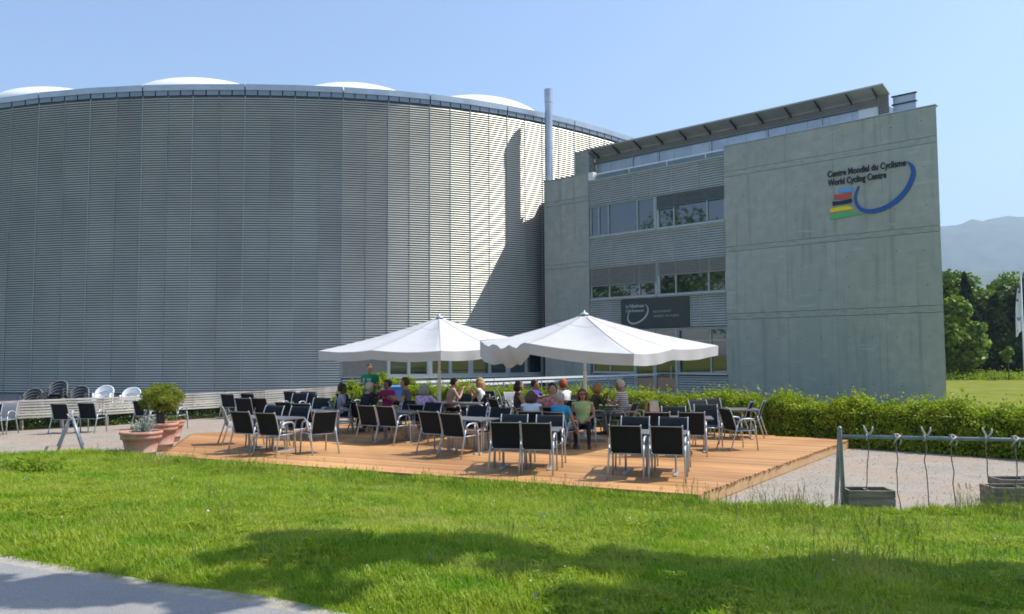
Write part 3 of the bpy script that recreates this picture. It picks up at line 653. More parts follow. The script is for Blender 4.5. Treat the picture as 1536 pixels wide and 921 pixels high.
# restaurant sign board
rs = empty('restaurant_sign', (17.07, 31.6, 0), OFF_A); tag(rs, 'dark green sign board with pale arc and lettering on the louvres above the umbrella', 'sign')
MB().bbox(-15.42, -11.36, -0.02, 0.03, 3.56, 5.07, 0.004).build('board', M['sign'], rs)
text_obj('lettering', 'Le Vélodrome', -15.11, -13.98, 4.64, 0.19, -0.03, M['letter'], rs, 0.012, sp=0.97)
text_obj('lettering', 'Café-Restaurant', -15.10, -13.99, 4.42, 0.15, -0.03, M['letter'], rs, 0.008, sp=0.97)
text_obj('lettering', 'RESTAURANT', -13.41, -12.35, 4.33, 0.12, -0.03, M['letter_dim'], rs, 0.004)
text_obj('lettering', 'OUVERT AU PUBLIC', -13.41, -11.89, 4.10, 0.12, -0.03, M['letter_dim'], rs, 0.004)
arc_obj([(13.91, 4.80), (13.78, 4.72), (13.69, 4.54), (13.73, 4.31), (13.88, 4.09), (14.16, 3.90), (14.45, 3.79), (14.69, 3.76), (14.9, 3.83), (15.01, 3.99), (15.04, 4.16), (14.94, 4.39)],
        [(14.88, 4.38), (14.97, 4.2), (14.95, 4.03), (14.86, 3.90), (14.66, 3.85), (14.43, 3.88), (14.16, 3.99), (13.94, 4.16), (13.80, 4.36), (13.76, 4.55), (13.81, 4.68), (13.91, 4.78)], -0.035, -0.021, M['letter'], rs)

# ------------------------------------------------------------------ ramp handrails in front of the bay
def Pz(px, py, z): return G(px, py, z)
rr = empty('ramp_railing', (1.5, 36, 0)); tag(rr, 'long double white metal handrail sloping past the windows behind the hedge', 'railing')
for (pa, pb, z0) in (((600, 574), (985, 561.3), 1.22), ((612, 581), (985, 565.0), 0.98)):
    a = G(*pa, z0) - rr.location; b = G(*pb, z0) - rr.location
    MB().beam((a.x, a.y, a.z), (b.x, b.y, b.z), 0.09, 0.085).build('rail', M['white_metal'], rr)
a = G(600, 574, 1.22) - rr.location; b = G(985, 561.3, 1.22) - rr.location
for k in range(7):
    p = a.lerp(b, (k + 0.3) / 7); MB().beam((p.x, p.y, -0.0), (p.x, p.y, 1.16), 0.05, 0.05).build('post', M['galv'], rr)
ramp = MB(); a = G(600, 574, 1.22); b = G(985, 561.3, 1.22)
d = (b - a); d.z = 0; d.normalize(); n_ = Vector((-d.y, d.x, 0))
ramp.add([(a.x, a.y, 0), (b.x, b.y, 0), (b.x + n_.x*1.6, b.y + n_.y*1.6, 0), (a.x + n_.x*1.6, a.y + n_.y*1.6, 0), (a.x, a.y, 0.05), (b.x, b.y, 0.2), (b.x + n_.x*1.6, b.y + n_.y*1.6, 0.2), (a.x + n_.x*1.6, a.y + n_.y*1.6, 0.05)],
         [(0,3,2,1),(4,5,6,7),(0,1,5,4),(1,2,6,5),(2,3,7,6),(3,0,4,7)])
tag(ramp.build('ramp', M['plinth']), kind='structure')

# ------------------------------------------------------------------ timber terrace
DK = 0.20
FL, FR, BR, B1, B0 = Vector((-7.13, 16.43)), Vector((2.65, 11.60)), Vector((7.88, 18.86)), Vector((-2.6, 25.6)), Vector((-8.35, 21.0))
poly = [FL, FR, BR, B1, B0]
du = (FR - FL).normalized(); dv = Vector((-du.y, du.x))
deck = empty('timber_terrace', (FL.x, FL.y, 0), math.atan2(du.y, du.x)); tag(deck, 'low terrace of orange brown timber planks carrying all the cafe tables', 'terrace')
loc = [((p - FL).dot(du), (p - FL).dot(dv)) for p in poly]
def span(v):
    xs_ = []
    for i in range(len(loc)):
        (x0, y0), (x1, y1) = loc[i], loc[(i+1) % len(loc)]
        if (y0 - v) * (y1 - v) < 0: xs_.append(x0 + (v - y0) / (y1 - y0) * (x1 - x0))
    return (min(xs_), max(xs_)) if len(xs_) >= 2 else None
v = 0.0; pw = 0.142; vmax = max(y for x, y in loc); k = 0
while v < vmax - 0.03:
    s_ = span(v + pw / 2)
    if s_ and s_[1] - s_[0] > 0.2:
        x0, x1 = s_[0] + random.uniform(-0.008, 0.008), s_[1] + random.uniform(-0.012, 0.018); dz = random.uniform(-0.0015, 0.0015)
        me = MB().bbox(0, x1 - x0, 0.0, pw - 0.010, 0, 0.026, 0.003).mesh('plank', M['deck'])
        put('plank', me, deck, (x0, v, DK - 0.026 + dz))
    v += pw; k += 1
fr = MB()
for i in range(len(loc)):
    (x0, y0), (x1, y1) = loc[i], loc[(i+1) % len(loc)]
    cx, cy_ = 5.0, 4.0; ins = 0.03
    a = Vector((x0, y0, 0)); b = Vector((x1, y1, 0)); d = (b - a).normalized(); n_ = Vector((-d.y, d.x, 0)) * ins
    a2 = a + n_ + d * 0.03; b2 = b + n_ - d * 0.03
    o = MB().beam((a2.x, a2.y, (DK - 0.03) / 2 + 0.005), (b2.x, b2.y, (DK - 0.03) / 2 + 0.005), 0.03, DK - 0.04).build('edge_board', M['deck_side'], deck)
xx = 0.6
while xx < 14:
    vv = [y for y in np.arange(0.1, vmax - 0.1, 0.05) if span(y) and span(y)[0] + 0.1 < xx < span(y)[1] - 0.1]
    if len(vv) > 4: MB().box(xx - 0.03, xx + 0.03, min(vv) + .05, max(vv) - .05, 0.02, DK - 0.03).build('joist', M['crate'], deck)
    xx += 0.9
# ------------------------------------------------------------------ chairs and tables (chair faces local +Y)
def make_chair(material, name='terrace_chair'):
    root = empty(name)
    W = 0.265
    def strip(path, x, mt, nm, thick=0.008):
        mb = MB(); n = len(path); vs = []
        for i, (y, z) in enumerate(path):
            a = path[max(i-1, 0)]; b = path[min(i+1, n-1)]; d = Vector((b[0]-a[0], b[1]-a[1])).normalized(); nn = (-d.y*thick/2, d.x*thick/2)
            vs += [(-x, y+nn[0], z+nn[1]), (x, y+nn[0], z+nn[1]), (x, y-nn[0], z-nn[1]), (-x, y-nn[0], z-nn[1])]
        fs = [(i*4+q, i*4+(q+1)%4, i*4+4+(q+1)%4, i*4+4+q) for i in range(n-1) for q in range(4)] + [(0,1,2,3), (n*4-1, n*4-2, n*4-3, n*4-4)]
        mb.add(vs, fs); return mb.build(nm, mt, root, smooth=False)
    back = [(-0.175, 0.43), (-0.20, 0.52), (-0.235, 0.64), (-0.275, 0.76), (-0.315, 0.845), (-0.335, 0.872), (-0.36, 0.875)]
    seat = [(0.24, 0.415), (0.22, 0.43), (0.1, 0.425), (-0.05, 0.41), (-0.15, 0.415), (-0.19, 0.45)]
    strip(back, W - 0.022, material, 'backrest'); strip(seat, W - 0.03, material, 'seat')
    f = MB()
    for s in (-1, 1):
        f.tube([(s*(W-0.012), -0.165, 0.40)] + [(s*(W-0.012), y, z) for y, z in back[:-1]] + [(s*(W-0.012), -0.34, 0.885)], 0.0125, 6)
        f.tube([(s*(W-0.018), 0.25, 0.415), (s*(W-0.018), 0.05, 0.415), (s*(W-0.018), -0.17, 0.41)], 0.012, 6)
    f.tube([(-W+0.02, -0.352, 0.868), (W-0.02, -0.352, 0.868)], 0.011, 6); f.tube([(-W+0.02, -0.17, 0.405), (W-0.02, -0.17, 0.405)], 0.011, 6)
    f.tube([(-W+0.02, 0.25, 0.41), (W-0.02, 0.25, 0.41)], 0.011, 6)
    f.build('frame', M['steel'], root, smooth=True)
    for s in (-1, 1):
        x = s * (W + 0.012)
        MB().tube([(x, 0.245, 0.52), (x, 0.23, 0.60), (x, 0.19, 0.645), (x, 0.10, 0.66), (x, -0.04, 0.655), (x, -0.12, 0.62), (x, -0.165, 0.55)], 0.017, 6, flat=1.2).build('armrest', M['steel'], root, smooth=True)
        MB().tube([(x, 0.245, 0.52), (x, 0.262, 0.40), (x + s*0.008, 0.295, 0.0)], 0.0165, 6).build('leg', M['steel'], root, smooth=True)
        MB().tube([(x, -0.165, 0.55), (x, -0.205, 0.42), (x + s*0.012, -0.34, 0.0)], 0.0165, 6).build('leg', M['steel'], root, smooth=True)
    return reg(root)
ch_dark = make_chair(M['sling']); ch_grey = make_chair(M['sling_grey'])
first = {'d': True, 'g': True}
def chair_at(x, y, z, deg, label, group, kind='d', name=None):
    src = ch_dark if kind == 'd' else ch_grey
    if first[kind]: o = src; first[kind] = False; PROTO[kind] = o
    else: o = copy_tree(src)
    o.location = (x, y, z); o.rotation_euler = (0, 0, -R(deg)); return tag(o, label, 'chair', group)
PROTO = {}
pending = []
def CHB(bx, ty, deg, label, group='sling chairs on the terrace', kind='d', z=DK):
    """chair found by the middle of its top edge"""
    p = G(bx, ty, z + 0.875); a = R(deg); f = Vector((math.sin(a), math.cos(a)))
    if z == 0: p = p * ((p.y - 1.2) / p.y)
    pending.append((p.x + f.x*0.345, p.y + f.y*0.345, z, deg, label, group, kind)); CPOS[bx, ty] = (p.x + f.x*0.345, p.y + f.y*0.345)
CPOS = {}
# (top-middle px, top y, heading from the viewing axis, label)
near = 'tables along the front edge'
L = [
 (358, 617, 24, 'dark sling chair facing away, left of the near pair at the leftmost front table'),
 (396, 619, 24, 'dark sling chair facing away, right of the near pair at the leftmost front table'),
 (413, 609, 202, 'navy sling chair behind the leftmost front table, beside the one nearest its right end'),
 (452, 610, 202, 'navy sling chair on the far side of the leftmost front table, at its right end'),
 (490, 617, -38, 'dark sling chair turned to the left at the right end of the leftmost front table'),
 (547, 608, 30, 'dark sling chair facing away, left of the near pair at the second front table'),
 (575, 609, 31, 'dark sling chair facing away, right of the near pair at the second front table'),
 (618, 601, 210, 'navy sling chair on the far side of the second front table, left one'),
 (651, 604, 210, 'navy sling chair at the second front table, beside the woman in floral blouse'),
 (641, 617, 31, 'dark sling chair facing away, left of the near pair at the third front table'),
 (673, 620, 32, 'dark sling chair facing away, right of the near pair at the third front table'),
 (718, 609, 210, 'navy sling chair on the far side of the third front table, left one'),
 (752, 612, 206, 'navy sling chair on the far side of the third front table, right one'),
 (757, 633, 9, 'dark sling chair with its back square to us, left one at the fourth front table'),
 (803, 634, 10, 'dark sling chair with its back square to us, right one at the fourth front table'),
 (772, 622, 189, 'navy sling chair across the fourth front table, in front of the white tank top'),
 (825, 623, 189, 'navy sling chair across the fourth front table, in front of the blue shirted man'),
 (937, 638, 15, 'dark backed chair, left one at the near side of the corner table'),
 (999, 639, 15, 'dark backed chair, right one at the near side of the corner table'),
 (953, 625, 195, 'navy sling chair facing us across the corner table, left one'),
 (1010, 626, 195, 'navy sling chair facing us across the corner table, right one'),
 (985, 618, 10, 'dark backed chair just behind the corner table group, left one of two'),
 (1037, 618, 12, 'dark backed chair just behind the corner table group, right one of two'),
 (1010, 610, 188, 'navy sling chair on the far side of the table behind the corner table, left one'),
 (1058, 607, 188, 'navy sling chair on the far side of the table behind the corner table, right one'),
 (1084, 612, 75, 'dark sling chair turned right towards the rearmost right table'),
 (1130, 602, -62, 'brown backed sling chair left one of the two tilted chairs by the hedge'),
 (1148, 601, -66, 'brown backed sling chair right one of the two tilted chairs by the hedge'),
 (1045, 600, 160, 'grey topped sling chair at the hedge, left one behind the rearmost right table'),
 (1065, 598, 170, 'grey topped sling chair at the hedge, right one behind the rearmost right table'),
 (363, 597, 16, 'dark sling chair facing away in the second row, farthest left'),
 (386, 597, 16, 'dark sling chair facing away in the second row, second from the left'),
 (425, 603, 16, 'dark sling chair low behind the leftmost front table, left one of a pair'),
 (450, 605, 16, 'dark sling chair low behind the leftmost front table, right one of a pair'),
 (451, 590, 195, 'navy sling chair facing us in front of the slatted fence, left of two'),
 (484, 597, 195, 'navy sling chair facing us behind the second row table'),
 (517, 598, 205, 'navy sling chair facing us at the right end of the second row table'),
 (512, 590, 30, 'dark sling chair behind the second row table near the curly haired child'),
 (730, 586, 20, 'dark sling chair back beside the blonde woman in white'),
 (745, 585, 85, 'dark sling chair seen from the side left of the silver chair'),
 (700, 590, 192, 'navy sling chair at the empty table behind the umbrella pole, left one'),
 (722, 592, 192, 'navy sling chair at the empty table behind the umbrella pole, right one'),
 (737, 598, 60, 'dark sling chair turned at the right end of the table behind the umbrella pole'),
 (862, 592, 170, 'dark sling chair behind the woman in sunglasses, empty'),
]
for bx, ty, dg, lb in L: CHB(bx, ty, dg, lb)
CHB(330, 609, 62, 'light grey sling chair turned right at the left end of the terrace', kind='g')
CHB(766, 588, 150, 'silver grey sling chair turned towards us left of the woman in brown', kind='g')
g2 = 'chairs on the gravel by the fence'
CHB(14, 601, 176, 'light grey sling chair facing us on the gravel at the left edge', g2, 'g', 0.0)
for bx, ty, dg, lb in [
 (87, 602, 6, 'dark sling chair in front of the tallest stack, on the gravel'),
 (128, 601, 4, 'dark sling chair behind the metal trestle on the gravel'),
 (209, 598, 12, 'dark sling chair half hidden behind the round conifer'),
 (250, 598, 14, 'dark sling chair hidden behind the conifer with only its legs showing'),
 (291, 589, -80, 'dark sling chair seen from the side just right of the conifer'),
 (340, 589, 10, 'dark sling chair against the fence, left of the middle pair'),
 (370, 588, 10, 'dark sling chair against the fence, right of the middle pair'),
 (434, 585, 10, 'dark sling chair against the fence near its right end, left one'),
 (461, 585, 10, 'dark sling chair against the fence near its right end, right one'),
 (-10, 603, 170, 'dark sling chair cut off at the left edge of the gravel')]:
    CHB(bx, ty, dg, lb, g2, 'd', 0.0)

def make_table(nm='cafe_table', w_=1.2, d_=0.78):
    root = empty(nm)
    MB().bbox(-w_/2, w_/2, -d_/2, d_/2, 0.672, 0.70, 0.006).build('tabletop', M['tabletop'], root)
    f = MB(); f.box(-w_/2+0.15, w_/2-0.15, -0.02, 0.02, 0.645, 0.671)
    for s in (-1, 1): f.box(s*(w_/2-0.18)-0.02, s*(w_/2-0.18)+0.02, -0.3, 0.3, 0.645, 0.670)
    f.build('frame', M['steel'], root)
    for s in (-1, 1):
        x = s*(w_/2-0.18)
        l = MB(); l.tube([(x, -0.035, 0.02), (x, -0.035, 0.65)], 0.016, 6); l.tube([(x, 0.035, 0.02), (x, 0.035, 0.65)], 0.016, 6)
        l.build('leg', M['steel'], root, smooth=True)
        MB().bbox(x-0.03, x+0.03, -0.31, 0.31, 0.0, 0.025, 0.006).build('foot', M['steel'], root)
    return reg(root)
tb0 = make_table(); tfirst = [True]; TBL = {}
def table_at(px, py, deg, label, key=None, among=None, shift=(0, 0)):
    if among: q = [CPOS[a] for a in among]; p = Vector((sum(a[0] for a in q)/len(q), sum(a[1] for a in q)/len(q), 0))
    else: p = G(px, py, DK + 0.70)
    o = tb0 if tfirst[0] else copy_tree(tb0); tfirst[0] = False
    o.location = (p.x + shift[0], p.y + shift[1], DK); o.rotation_euler = (0, 0, -R(deg)); tag(o, label, 'table', 'cafe tables on the terrace')
    if key: TBL[key] = (p.x, p.y, deg)
    return o
table_at(415, 629, 24, 'grey cafe table at the left front with four chairs around it', among=[(358, 617), (396, 619), (413, 609), (452, 610)])
table_at(593, 620, 30, 'grey cafe table second from the left along the front', among=[(547, 608), (575, 609), (618, 601), (651, 604)])
table_at(712, 629, 31, 'grey cafe table third along the front, in front of the umbrella pole', among=[(641, 617), (673, 620), (718, 609), (752, 612)])
table_at(807, 645, 9, 'grey cafe table fourth along the front between chairs square to us', among=[(757, 633), (803, 634), (772, 622), (825, 623)])
table_at(990, 653, 15, 'grey cafe table nearest the front corner of the terrace', among=[(937, 638), (999, 639), (953, 625), (1010, 626)])
table_at(1024, 628, 10, 'grey cafe table hidden among chairs behind the corner table', among=[(985, 618), (1037, 618), (1010, 610), (1058, 607)])
table_at(1098, 613, 10, 'empty grey cafe table at the right rear by the hedge')
table_at(482, 615, 16, 'grey cafe table in the second row at the left')
table_at(402, 605, 16, 'small looking grey table behind the leftmost front table')
table_at(688, 604, 18, 'grey cafe table by the white umbrella pole in the second row')
table_at(578, 601, 18, 'grey cafe table in front of the waiter, with plates on it', 'A')
table_at(700, 588, 15, 'grey cafe table between the man in pink and the blonde woman', 'B')
table_at(815, 601, 15, 'grey cafe table among the large group under the right umbrella', 'C')
table_at(913, 608, 8, 'grey cafe table of the couple with the striped shirt', 'D')

# ------------------------------------------------------------------ people
def skinmat(nm, a, b): return mat(nm, a, b, 0.55, scale=8, spec=0.4)
SK = {'light': skinmat('skin_light', (0.50, 0.29, 0.20), (0.58, 0.35, 0.25)), 'tan': skinmat('skin_tan', (0.36, 0.19, 0.115), (0.43, 0.24, 0.15)), 'dark': skinmat('skin_dark', (0.11, 0.055, 0.035), (0.16, 0.085, 0.055))}
def fab(nm, a, b=None, sc=6): return mat(nm, a, b or tuple(x*1.25 for x in a), 0.85, scale=sc, bump=0.25, bscale=14)
def floral_x(n, l, vec, col, p):
    v = n.new('ShaderNodeTexVoronoi'); v.inputs['Scale'].default_value = 16; l.new(vec, v.inputs[0])
    r = n.new('ShaderNodeMapRange'); r.inputs[1].default_value = 0.25; r.inputs[2].default_value = 0.32; l.new(v.outputs[0], r.inputs[0])
    return mixc(n, l, r.outputs[0], (0.33, 0.12, 0.45), col)
def stripe_x(n, l, vec, col, p):
    s = n.new('ShaderNodeSeparateXYZ'); l.new(vec, s.inputs[0]); a = n.new('ShaderNodeMath'); a.operation = 'MULTIPLY'; a.inputs[1].default_value = 22.0; l.new(s.outputs[2], a.inputs[0])
    f = n.new('ShaderNodeMath'); f.operation = 'FRACT'; l.new(a.outputs[0], f.inputs[0]); g = n.new('ShaderNodeMath'); g.operation = 'GREATER_THAN'; g.inputs[1].default_value = 0.55; l.new(f.outputs[0], g.inputs[0])
    return mixc(n, l, g.outputs[0], col, (0.20, 0.17, 0.17))
FB = {'navy': fab('cloth_navy', (0.012, 0.016, 0.028)), 'green': fab('cloth_green', (0.0, 0.24, 0.10), (0.0, 0.32, 0.14)), 'black': fab('cloth_black', (0.014, 0.014, 0.016)),
      'magenta': fab('cloth_magenta', (0.36, 0.02, 0.16)), 'grey': fab('cloth_grey_tee', (0.13, 0.13, 0.15)), 'lgrey': fab('cloth_lgrey', (0.3, 0.3, 0.36)),
      'floral': mat('cloth_floral', (0.62, 0.46, 0.76), (0.72, 0.58, 0.82), 0.85, scale=9, extra=floral_x), 'jean': fab('cloth_jean', (0.12, 0.17, 0.26)),
      'pink': fab('cloth_pink', (0.48, 0.30, 0.26)), 'white': fab('cloth_white', (0.70, 0.70, 0.74)), 'brown': fab('cloth_brown', (0.07, 0.055, 0.04)), 'purple': fab('cloth_purple', (0.06, 0.04, 0.26)),
      'pattern': fab('cloth_pattern', (0.22, 0.18, 0.15), (0.42, 0.36, 0.32), 20), 'redwhite': fab('cloth_redwhite', (0.55, 0.12, 0.14), (0.65, 0.42, 0.42), 14), 'cyan': fab('cloth_cyan', (0.03, 0.30, 0.52), (0.05, 0.38, 0.60)),
      'lgreen': fab('cloth_lgreen', (0.40, 0.52, 0.22)), 'olive': fab('cloth_olive', (0.06, 0.065, 0.035)), 'stripe': mat('cloth_stripe', (0.66, 0.66, 0.66), (0.72, 0.72, 0.72), 0.85, scale=5, extra=stripe_x),
      'slate': fab('cloth_slate', (0.14, 0.17, 0.22)), 'khaki': fab('cloth_khaki', (0.3, 0.26, 0.18)), 'shoe': fab('cloth_shoe', (0.03, 0.035, 0.05))}
HR = {'grey': mat('hair_grey', (0.30, 0.29, 0.27), (0.42, 0.41, 0.38), 0.8, scale=30), 'white': mat('hair_white', (0.55, 0.53, 0.50), (0.66, 0.64, 0.6), 0.8, scale=30), 'black': mat('hair_black', (0.006, 0.006, 0.006), (0.016, 0.014, 0.012), 0.5, scale=30),
      'dark': mat('hair_dark', (0.016, 0.010, 0.007), (0.035, 0.022, 0.014), 0.6, scale=30), 'brown': mat('hair_brown', (0.055, 0.028, 0.014), (0.10, 0.052, 0.025), 0.6, scale=30), 'auburn': mat('hair_auburn', (0.13, 0.045, 0.02), (0.21, 0.08, 0.03), 0.6, scale=30),
      'red': mat('hair_red', (0.28, 0.06, 0.01), (0.42, 0.11, 0.02), 0.6, scale=30), 'blonde': mat('hair_blonde', (0.34, 0.19, 0.07), (0.46, 0.28, 0.12), 0.6, scale=30)}
M['eye'] = mat('eye', (0.02, 0.015, 0.01), rough=0.2); M['lip'] = mat('lip', (0.36, 0.12, 0.1), rough=0.5)
def ltube(mb, pts, rs, seg=10, flat=1.0, mi=0):
    """limb: rs may hold (rx, ry) pairs measured across local x and y"""
    pts = [Vector(p) for p in pts]; n = len(pts); vs = []
    for i, p in enumerate(pts):
        d = (pts[min(i+1, n-1)] - pts[max(i-1, 0)]).normalized(); ax = Vector((1, 0, 0)) - d * d.x
        if ax.length < 0.2: ax = Vector((0, 1, 0)) - d * d.y
        ax.normalize(); ay = d.cross(ax); r = rs[i]; r = r if hasattr(r, '__len__') else (r, r)
        for k in range(seg): t = 2*PI*k/seg; vs.append(p + ax * (r[0]*math.cos(t)) + ay * (r[1]*math.sin(t)))
    fs = [(i*seg+k, i*seg+(k+1)%seg, (i+1)*seg+(k+1)%seg, (i+1)*seg+k) for i in range(n-1) for k in range(seg)] + [tuple(reversed(range(seg))), tuple(range((n-1)*seg, n*seg))]
    return mb.add(vs, fs, mi)
def person(x, y, z, deg, label, skin='light', top='grey', legs='slate', hair='brown', style='short', pose='sit', arms='table', sleeve=0.5, shorts=False, lean=0.0, head_yaw=0.0, head_pitch=0.0, scale=1.0, sunglasses=False, bald=False, build=1.08):
    root = empty('person', (x, y, z), -R(deg)); root.scale = (scale,)*3
    tag(root, label, 'person', 'people at the cafe')
    sit = pose == 'sit'; hz = 0.50 if sit else 0.93
    P = lambda a, b, c: Vector((a, b, c))
    ln = lambda h: lean * h
    cz = hz + 0.44
    hip = P(0, 0, hz); waist = P(0, ln(0.18) - 0.02, hz+0.18); chest = P(0, ln(0.34), hz+0.34); shl = P(0, ln(0.44) - 0.005, hz+0.45); neck = P(0, ln(0.52)+0.01, hz+0.52); head = P(0, ln(0.62)+0.035, hz+0.625)
    T = MB(); bw = build
    ltube(T, [hip - P(0,0,0.10), hip, waist, chest, shl, shl + P(0,0.0,0.045)], [(0.13*bw, 0.10*bw), (0.168*bw, 0.125*bw), (0.142*bw, 0.105*bw), (0.175*bw, 0.12*bw), (0.17*bw, 0.092), (0.085, 0.065)], 14)
    ltube(T, [shl + P(0,0,0.01), neck, head + P(0,-0.01,-0.05)], [0.062, 0.052, 0.05], 10)
    Hm = Matrix.Rotation(-R(head_yaw), 3, 'Z') @ Matrix.Rotation(R(head_pitch), 3, 'X')
    hd = lambda a, b, c: head + Hm @ Vector((a, b, c))
    T.ell(hd(0, -0.01, 0.02), 0.080, 0.100, 0.108, 12, 8, rot=Hm); T.ell(hd(0, 0.028, -0.055), 0.058, 0.062, 0.062, 10, 6, rot=Hm)
    T.ell(hd(0, 0.092, -0.012), 0.014, 0.02, 0.026, 6, 4, rot=Hm)
    for s in (-1, 1): T.ell(hd(s*0.074, -0.005, 0.0), 0.012, 0.02, 0.032, 6, 4, rot=Hm)
    seg = [('torso', hip - P(0,0,0.1), shl + P(0,0,0.05), 0.2), ('head', neck, head + P(0,0,0.1), 0.12)]
    hands = []
    for s in (-1, 1):
        sh = shl + P(s*0.165*bw, 0, 0.0); AR = arms if isinstance(arms, str) else arms[0 if s < 0 else 1]
        if AR == 'table': el = sh + P(s*0.07, 0.09, -0.25); wr = sh + P(-s*0.03, 0.31, -0.17)
        elif AR == 'eat': el = sh + P(s*0.06, 0.14, -0.23); wr = sh + P(-s*0.09, 0.26, 0.0)
        elif AR == 'lap': el = sh + P(s*0.07, -0.01, -0.28); wr = sh + P(-s*0.06, 0.2, -0.36)
        elif AR == 'tray': el = sh + P(s*0.06, -0.02, -0.28); wr = sh + P(s*0.0, 0.24, -0.24)
        elif AR == 'down': el = sh + P(s*0.06, -0.03, -0.29); wr = sh + P(s*0.07, 0.06, -0.54)
        elif AR == 'hang': el = sh + P(s*0.14, -0.02, -0.27); wr = sh + P(s*0.15, 0.1, -0.46)
        elif AR == 'wide': el = sh + P(s*0.20, 0.04, -0.17); wr = sh + P(s*0.28, 0.24, -0.12)
        elif AR == 'reach': el = sh + P(s*0.05, 0.22, -0.14); wr = sh + P(-s*0.02, 0.46, -0.08)
        else: el = sh + P(s*0.1, 0.05, -0.26); wr = sh + P(s*0.05, 0.28, -0.24)
        ltube(T, [sh - P(s*0.05, 0, 0.0), sh + P(s*0.012, 0, -0.01), sh.lerp(el, 0.5), el, el.lerp(wr, 0.35), wr], [0.05, 0.054, 0.045, 0.037, 0.036, 0.024], 9)
        d = (wr - el).normalized(); pm = wr + d*0.045
        ltube(T, [wr - d*0.01, wr + d*0.03, wr + d*0.085], [(0.024, 0.02), (0.04, 0.017), (0.038, 0.014)], 8)
        seg += [('uarm', sh, el, 0.06), ('farm', el, wr + d*0.12, 0.05)]; hands.append((wr, d, s))
        if sit:
            hj = hip + P(s*0.095, 0.0, -0.02); kn = hip + P(s*0.13, 0.44, 0.0); an = P(kn.x + s*0.01, kn.y - 0.03, 0.09)
        else:
            hj = hip + P(s*0.095, 0, -0.03); kn = P(s*0.11, 0.015, 0.50); an = P(s*0.115, -0.02, 0.09)
        ltube(T, [hj, hj.lerp(kn, 0.5), kn], [0.092*bw, 0.08*bw, 0.06], 10); ltube(T, [kn + P(0,0,0.015), kn.lerp(an, 0.35), an], [0.058, 0.056, 0.038], 10)
        ltube(T, [an + P(0,-0.06,-0.045), an + P(0,0.04,-0.045), an + P(s*0.01,0.15,-0.06), an + P(s*0.01,0.2,-0.065)], [(0.036,0.036), (0.042,0.04), (0.043,0.027), (0.03,0.018)], 8)
        seg += [('thigh', hj, kn, 0.08), ('calf', kn, an + P(0,0,0.04), 0.06), ('foot', an + P(0,-0.05,-0.04), an + P(0,0.2,-0.06), 0.05)]
    me0 = T.mesh('body', [SK[skin]]); o = bpy.data.objects.new('body', me0); COL.objects.link(o)
    md = o.modifiers.new('r', 'REMESH'); md.mode = 'VOXEL'; md.voxel_size = 0.0165; sm = o.modifiers.new('s', 'SMOOTH'); sm.iterations = 2; sm.factor = 0.5
    dg = bpy.context.evaluated_depsgraph_get(); me = bpy.data.meshes.new_from_object(o.evaluated_get(dg)); bpy.data.objects.remove(o)
    V = np.array([v.co[:] for v in me.vertices]); 
    # which limb each face belongs to decides skin or clothing
    cen = np.array([p.center[:] for p in me.polygons])
    best = np.full(len(cen), 1e9); who = np.zeros(len(cen), int); tt = np.zeros(len(cen))
    for k, (nm, a, b, r) in enumerate(seg):
        a = np.array(a); b = np.array(b); ab = b - a; t = np.clip(((cen - a) @ ab) / (ab @ ab), 0, 1); dd = np.linalg.norm(cen - (a + t[:, None] * ab), axis=1) / r
        q = dd < best; best[q] = dd[q]; who[q] = k; tt[q] = t[q]
    names = [s_[0] for s_ in seg]; mi = np.zeros(len(cen), np.int32)
    for k, nm in enumerate(names):
        q = who == k
        if nm == 'torso': mi[q] = 1
        elif nm == 'uarm': mi[q] = np.where(tt[q] < sleeve * 2, 1, 0)
        elif nm == 'farm': mi[q] = np.where(0.5 + tt[q] * 0.36 < sleeve, 1, 0)
        elif nm == 'thigh': mi[q] = 2
        elif nm == 'calf': mi[q] = 0 if shorts else 2
        elif nm == 'foot': mi[q] = 3
    if shorts:
        for k, nm in enumerate(names):
            if nm == 'thigh': q = (who == k) & (tt > 0.8); mi[q] = 0
    neckq = (names.index('torso') == who) & (cen[:, 2] > shl.z + 0.035); mi[neckq] = 0
    low = (who == names.index('torso')) & (cen[:, 2] < hip.z - 0.005); mi[low] = 2
    me.materials.clear()
    for mt in (SK[skin], FB[top], FB[legs], FB['shoe'], M['eye'], M['lip']): me.materials.append(mt)
    me.polygons.foreach_set('material_index', mi); me.polygons.foreach_set('use_smooth', [True]*len(me.polygons)); me.update()
    ex = MB()                                                     # fingers, eyes and lips are grown into the same mesh
    for wr, d, s in hands:
        side = d.cross(Vector((0, 0, 1))); side = side.normalized() if side.length > 0.1 else Vector((1, 0, 0)); dn = side.cross(d).normalized()
        if dn.z > 0: dn = -dn
        for f_, (off_, ln_) in enumerate(((-0.027, 0.062), (-0.009, 0.072), (0.009, 0.068), (0.027, 0.052))):
            b0 = wr + d*0.075 + side*off_; ex.tube([b0, b0 + d*ln_*0.5 + dn*0.006, b0 + d*ln_*0.85 + dn*0.026, b0 + d*ln_*0.95 + dn*0.042], [0.0085, 0.008, 0.0072, 0.005], 6)
        t0 = wr + d*0.03 - side * (s * 0.028); ex.tube([t0, t0 + d*0.03 - side*(s*0.022) + dn*0.008, t0 + d*0.055 - side*(s*0.026) + dn*0.02], [0.011, 0.009, 0.006], 6)
    for s in (-1, 1): ex.ell(hd(s*0.03, 0.074, 0.016), 0.010, 0.008, 0.007, 6, 4, mi=4, rot=Hm)
    ex.ell(hd(0, 0.082, -0.062), 0.022, 0.008, 0.008, 8, 4, mi=5, rot=Hm)
    me2 = ex.mesh('x', [SK[skin]]); bm = bmesh.new(); bm.from_mesh(me); 
    for k_ in range(4): pass
    nb = len(bm.faces); bm.from_mesh(me2); bm.faces.ensure_lookup_table()
